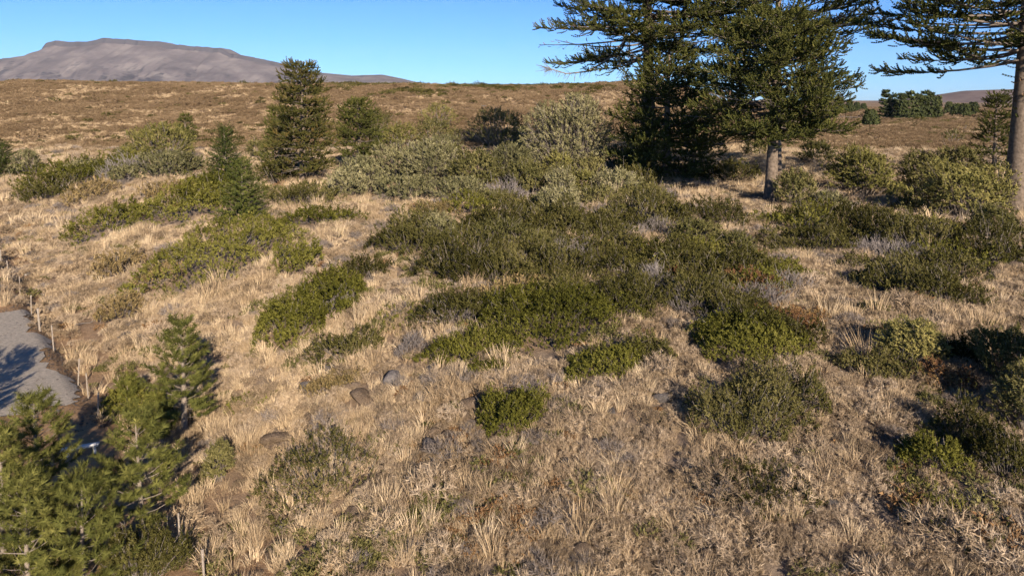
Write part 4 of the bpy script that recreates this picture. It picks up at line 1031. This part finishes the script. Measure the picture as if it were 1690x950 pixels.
def near_field(d0, d1, rho, sc0, seed):
    rng = np.random.default_rng(seed); x, y = spread(d0, d1, rho, rng); ok = free(x, y); x, y = x[ok], y[ok]
    z = terrain(x, y); u, v, dep = project(x, y, z)
    n1 = fbm(x/5.5, y/5.5, 61, 3); n2 = fbm(x/2.2, y/2.2, 63, 2); n3 = fbm(x/9, y/9, 65, 3)
    # how pale and tall the grass stands over the hill
    def blob(bu, bv, su, sv): return np.exp(-((u-bu)/su)**2-((v-bv)/sv)**2)
    straw = .95*blob(450, 660, 260, 130)+.9*blob(400, 880, 170, 110)+.9*blob(660, 335, 130, 24)+1.0*blob(1200, 265, 140, 40)+.6*blob(680, 640, 120, 80)+.7*blob(120, 300, 90, 30)+.5*blob(1620, 400, 90, 60)+.55*blob(1350, 620, 300, 120)+.4*blob(300, 420, 200, 120)
    herb = .6*blob(700, 900, 280, 90)+.4*blob(1200, 830, 200, 90)+.35*blob(930, 420, 260, 110)+.3*blob(500, 330, 300, 50)+.4*blob(1580, 800, 120, 120)
    rust = .55*blob(900, 900, 220, 70)+.2*blob(1230, 460, 80, 40)
    W = np.stack([.10+1.6*straw*sstep(.3, .6, n1), .45+.9*straw, np.full(len(u), .50), .55+.5*sstep(900, 1300, u)*sstep(480, 600, v), .28+.0*u, .20*sstep(.45, .62, n3)+.06, .08+.75*sstep(.46, .62, n1)*sstep(540, 700, v)+1.6*herb*sstep(.38, .58, n1+.12*n2), .03+.30*sstep(.48, .64, n3)*sstep(600, 750, v)+.9*rust*sstep(.4, .6, n2)], 1)
    W = np.clip(W, 0, None); C_ = np.cumsum(W/W.sum(1, keepdims=True), 1); q = rng.random(len(u))[:, None]
    ch = (q > C_).sum(1); keys = ['tall', 'tuss', 'short', 'cush', 'tanc', 'gtwig', 'herb', 'orange']
    keep = rng.random(len(u)) < np.clip((n2-.12)*2.4, .3, 1)
    soil_ = (1-sstep(-.5, 4, fence_s(x, y)+2*(n2-.5))); keep &= ~((rng.random(len(u)) < soil_*.75) & (y < 75))
    for i, k in enumerate(keys):
        m_ = (ch == i) & keep; drop(x[m_], y[m_], k, sc0*rng.lognormal(0, .28, m_.sum())*(.75+.6*n1[m_]))
near_field(9, 22, 34, .80, 1); near_field(22, 36, 22, .92, 2); near_field(36, 60, 13, 1.08, 3); near_field(60, 120, 5, 1.42, 4)
rng = np.random.default_rng(9)
for d0, d1, rho, s0 in ((112, 190, 1.5, .8), (190, 330, .62, 1.05)):
    x, y = spread(d0, d1, rho, rng); z = terrain(x, y); u, v, dep = project(x, y, z)
    n1 = fbm(x/9, y/14, 81, 3); n3 = fbm(x/30, y/30, 83, 3); q = rng.random(len(x))
    gz = np.exp(-((u-640)/110)**2-((v-148)/9)**2)+np.exp(-((u-850)/120)**2-((v-145)/5)**2)+.35*np.exp(-((u-500)/300)**2-((v-240)/20)**2)
    g_ = q < .006+.75*gz*sstep(.35, .55, n1)
    t_ = ~g_ & (q < .12+.75*sstep(.40, .60, n1)); b_ = ~g_ & ~t_
    for m_, k in ((g_, 'rgreen'), (t_, 'rtuss'), (b_, 'rbrush')):
        drop(x[m_], y[m_], k, s0*rng.lognormal(0, .3, m_.sum()))
x = rng.uniform(-1.0, .6, 3000); y = rng.uniform(285, 306, 3000); x = x*y     # brush that roughens the skyline
n1 = fbm(x/22, x*0, 91, 2); m_ = rng.random(3000) < sstep(.4, .7, n1); drop(x[m_], y[m_], 'rgreen', rng.lognormal(0, .3, m_.sum())*.9); drop(x[~m_], y[~m_], 'rbrush', rng.lognormal(0, .3, (~m_).sum()))
for d0, d1, rho, s0 in ((330, 800, .02, 2.6),):
    x, y = spread(d0, d1, rho, rng); m_ = x/y > .3; x, y = x[m_], y[m_]; q = rng.random(len(x)) < .5
    drop(x[q], y[q], 'rtuss', s0); drop(x[~q], y[~q], 'rbrush', s0*rng.lognormal(0, .3, (~q).sum()))
def scatter(name, keys, label, seed):
    rng = np.random.default_rng(seed); P = []; I = []; base = 0
    coll = bpy.data.collections.new(name+'_sources'); c_ = 0
    for k in keys:
        for j, me in enumerate(KINDS[k]):
            o = bpy.data.objects.new('source_%03d' % c_, me); coll.objects.link(o); c_ += 1
        if pts[k]:
            a = np.concatenate(pts[k]); P.append(a); I.append(rng.integers(base, base+len(KINDS[k]), len(a)))
        base += len(KINDS[k])
    P = np.concatenate(P); I = np.concatenate(I)
    me = bpy.data.meshes.new(name); me.vertices.add(len(P)); me.vertices.foreach_set('co', np.ascontiguousarray(P[:, :3], np.float32).ravel())
    a = me.attributes.new('pick', 'INT', 'POINT'); a.data.foreach_set('value', I.astype(np.int32))
    a = me.attributes.new('size', 'FLOAT', 'POINT'); a.data.foreach_set('value', P[:, 3].astype(np.float32))
    rot = np.zeros((len(P), 3), np.float32); rot[:, 2] = rng.uniform(0, 6.283, len(P)); rot[:, :2] = rng.normal(0, .1, (len(P), 2))
    a = me.attributes.new('turn', 'FLOAT_VECTOR', 'POINT'); a.data.foreach_set('vector', rot.ravel())
    me.update()
    o = bpy.data.objects.new(name, me); COL.objects.link(o); tag(o, label, kind='stuff')
    ng = bpy.data.node_groups.new(name, 'GeometryNodeTree')
    ng.interface.new_socket('Geometry', in_out='INPUT', socket_type='NodeSocketGeometry'); ng.interface.new_socket('Geometry', in_out='OUTPUT', socket_type='NodeSocketGeometry')
    gi = ng.nodes.new('NodeGroupInput'); go = ng.nodes.new('NodeGroupOutput'); ip = ng.nodes.new('GeometryNodeInstanceOnPoints'); ci = ng.nodes.new('GeometryNodeCollectionInfo')
    ci.inputs['Collection'].default_value = coll; ci.inputs['Separate Children'].default_value = True; ci.inputs['Reset Children'].default_value = True
    def attr(n_, ty):
        q = ng.nodes.new('GeometryNodeInputNamedAttribute'); q.data_type = ty; q.inputs['Name'].default_value = n_
        return [s_ for s_ in q.outputs if s_.name == 'Attribute' and s_.enabled][0]
    ng.links.new(gi.outputs[0], ip.inputs['Points']); ng.links.new(ci.outputs[0], ip.inputs['Instance']); ip.inputs['Pick Instance'].default_value = True
    ng.links.new(attr('pick', 'INT'), ip.inputs['Instance Index']); ng.links.new(attr('turn', 'FLOAT_VECTOR'), ip.inputs['Rotation']); ng.links.new(attr('size', 'FLOAT'), ip.inputs['Scale'])
    ng.links.new(ip.outputs[0], go.inputs[0])
    md = o.modifiers.new('scatter', 'NODES'); md.node_group = ng
    TRI['points '+name] = len(P)
scatter('grass', ['tall', 'tuss', 'short'], 'dry straw coloured bunch grass covering the near slope', 1)
scatter('dwarf_undergrowth', ['cush', 'tanc', 'gtwig', 'herb', 'orange'], 'tan, grey and olive dwarf plants between the grass tufts', 2)
grv = np.random.default_rng(21); KINDS['peb'] = []
for mt in ('rock_grey', 'rock_tan'):
    KINDS['peb'] += RM[mt][:2]
n_ = 7000; t_ = grv.uniform(8, 27, n_); s_ = -.2-7.6*grv.random(n_)**1.4; x = FA[0]+FD[0]*t_+FN[0]*s_; y = FA[1]+FD[1]*t_+FN[1]*s_
pts['peb'] = [np.column_stack([x, y, terrain(x, y)+.02, .02*grv.lognormal(0, .45, n_)])]
scatter('gravel', ['peb'], 'loose grey gravel stones on the track', 5)
scatter('ridge_grass', ['rtuss'], 'pale tussock grass dotting the far ridge', 3)
scatter('ridge_undergrowth', ['rbrush', 'rgreen'], 'brown and green brush dotting the far ridge', 4)
# cushion plants one can pick out, each on its own
cg = np.random.default_rng(15); cm = []
for i in range(6):
    s = cushion(cg, 420, .5, .38, .10, w=.12); me = s.mesh('cushion_plant'); me.materials.append(G['cush'] if i % 2 else G['tan']); cm.append(me)
spots = []
for u, v, w in [(1128, 930, 46), (1240, 915, 40), (1290, 900, 44), (1600, 865, 40), (1660, 905, 48), (1445, 905, 44), (1385, 850, 34), (930, 930, 50), (840, 905, 44), (1480, 760, 40), (1590, 770, 38), (1405, 700, 30), (1330, 760, 36),
                (1060, 760, 38), (1010, 700, 34), (905, 660, 30), (1090, 690, 28), (1400, 640, 26), (1440, 480, 20), (1320, 540, 22), (1370, 560, 24), (1610, 620, 26), (275, 470, 26), (200, 445, 22), (430, 460, 22), (360, 470, 22), (480, 445, 20),
                (640, 700, 34), (560, 690, 30), (1000, 860, 42), (1080, 840, 38), (700, 790, 34), (1355, 905, 40), (1550, 930, 46)]:
    spots.append((u, v, w))
while len(spots) < 95:
    u = cg.uniform(200, 1680); v = cg.uniform(440, 945); w = cg.uniform(.035, .055)*(v-150)
    if u < 420 and v > 520: continue
    if any((u-a)**2+(v-b_)**2 < 34**2 for a, b_, _ in spots): continue
    if any(r_[1] < u < r_[3] and r_[2]-5 < v < r_[4]+5 for r_ in ROWS) or inside(THICKET, u, v): continue
    spots.append((u, v, w))
for i, (u, v, w) in enumerate(spots):
    p = ground_at(u, v); s_ = w*depth_of(p)/F; j = int(cg.integers(0, 6))
    o = bpy.data.objects.new('cushion_plant', cm[j]); COL.objects.link(o); o.location = tuple(p); o.scale = (s_, s_*cg.uniform(.85, 1.1), s_*cg.uniform(.75, 1.1)); o.rotation_euler = (0, 0, cg.uniform(0, 6.28))
    tag(o, '', 'plant', 'cushion plants dotted over the slope'); POINT.add(o, 'brown cushion plant' if j % 2 else 'tan cushion plant', u, v)
POINT.finish()
# ------------------------------------------------------------------ the air between here and the mountain
HAZE = 1.9e-5
hb = np.array([(x, y, z) for x in (-11000, 11000) for y in (-400, 10500) for z in (-30, 720)], float)
ht = np.array([(0, 1, 3, 2), (4, 6, 7, 5), (0, 4, 5, 1), (2, 3, 7, 6), (1, 5, 7, 3), (0, 2, 6, 4)])
hm = bpy.data.materials.new('thin_haze'); hm.use_nodes = True; hm.node_tree.nodes.clear()
ho = hm.node_tree.nodes.new('ShaderNodeOutputMaterial'); hv = hm.node_tree.nodes.new('ShaderNodeVolumePrincipled')
hv.inputs['Color'].default_value = (.80, .88, 1.0, 1); hv.inputs['Density'].default_value = HAZE
hm.node_tree.links.new(hv.outputs[0], ho.inputs['Volume']); hm.cycles.homogeneous_volume = True
tag(link('haze', mesh_from('haze', hb, ht), hm), 'thin pale haze over the distance', kind='stuff')
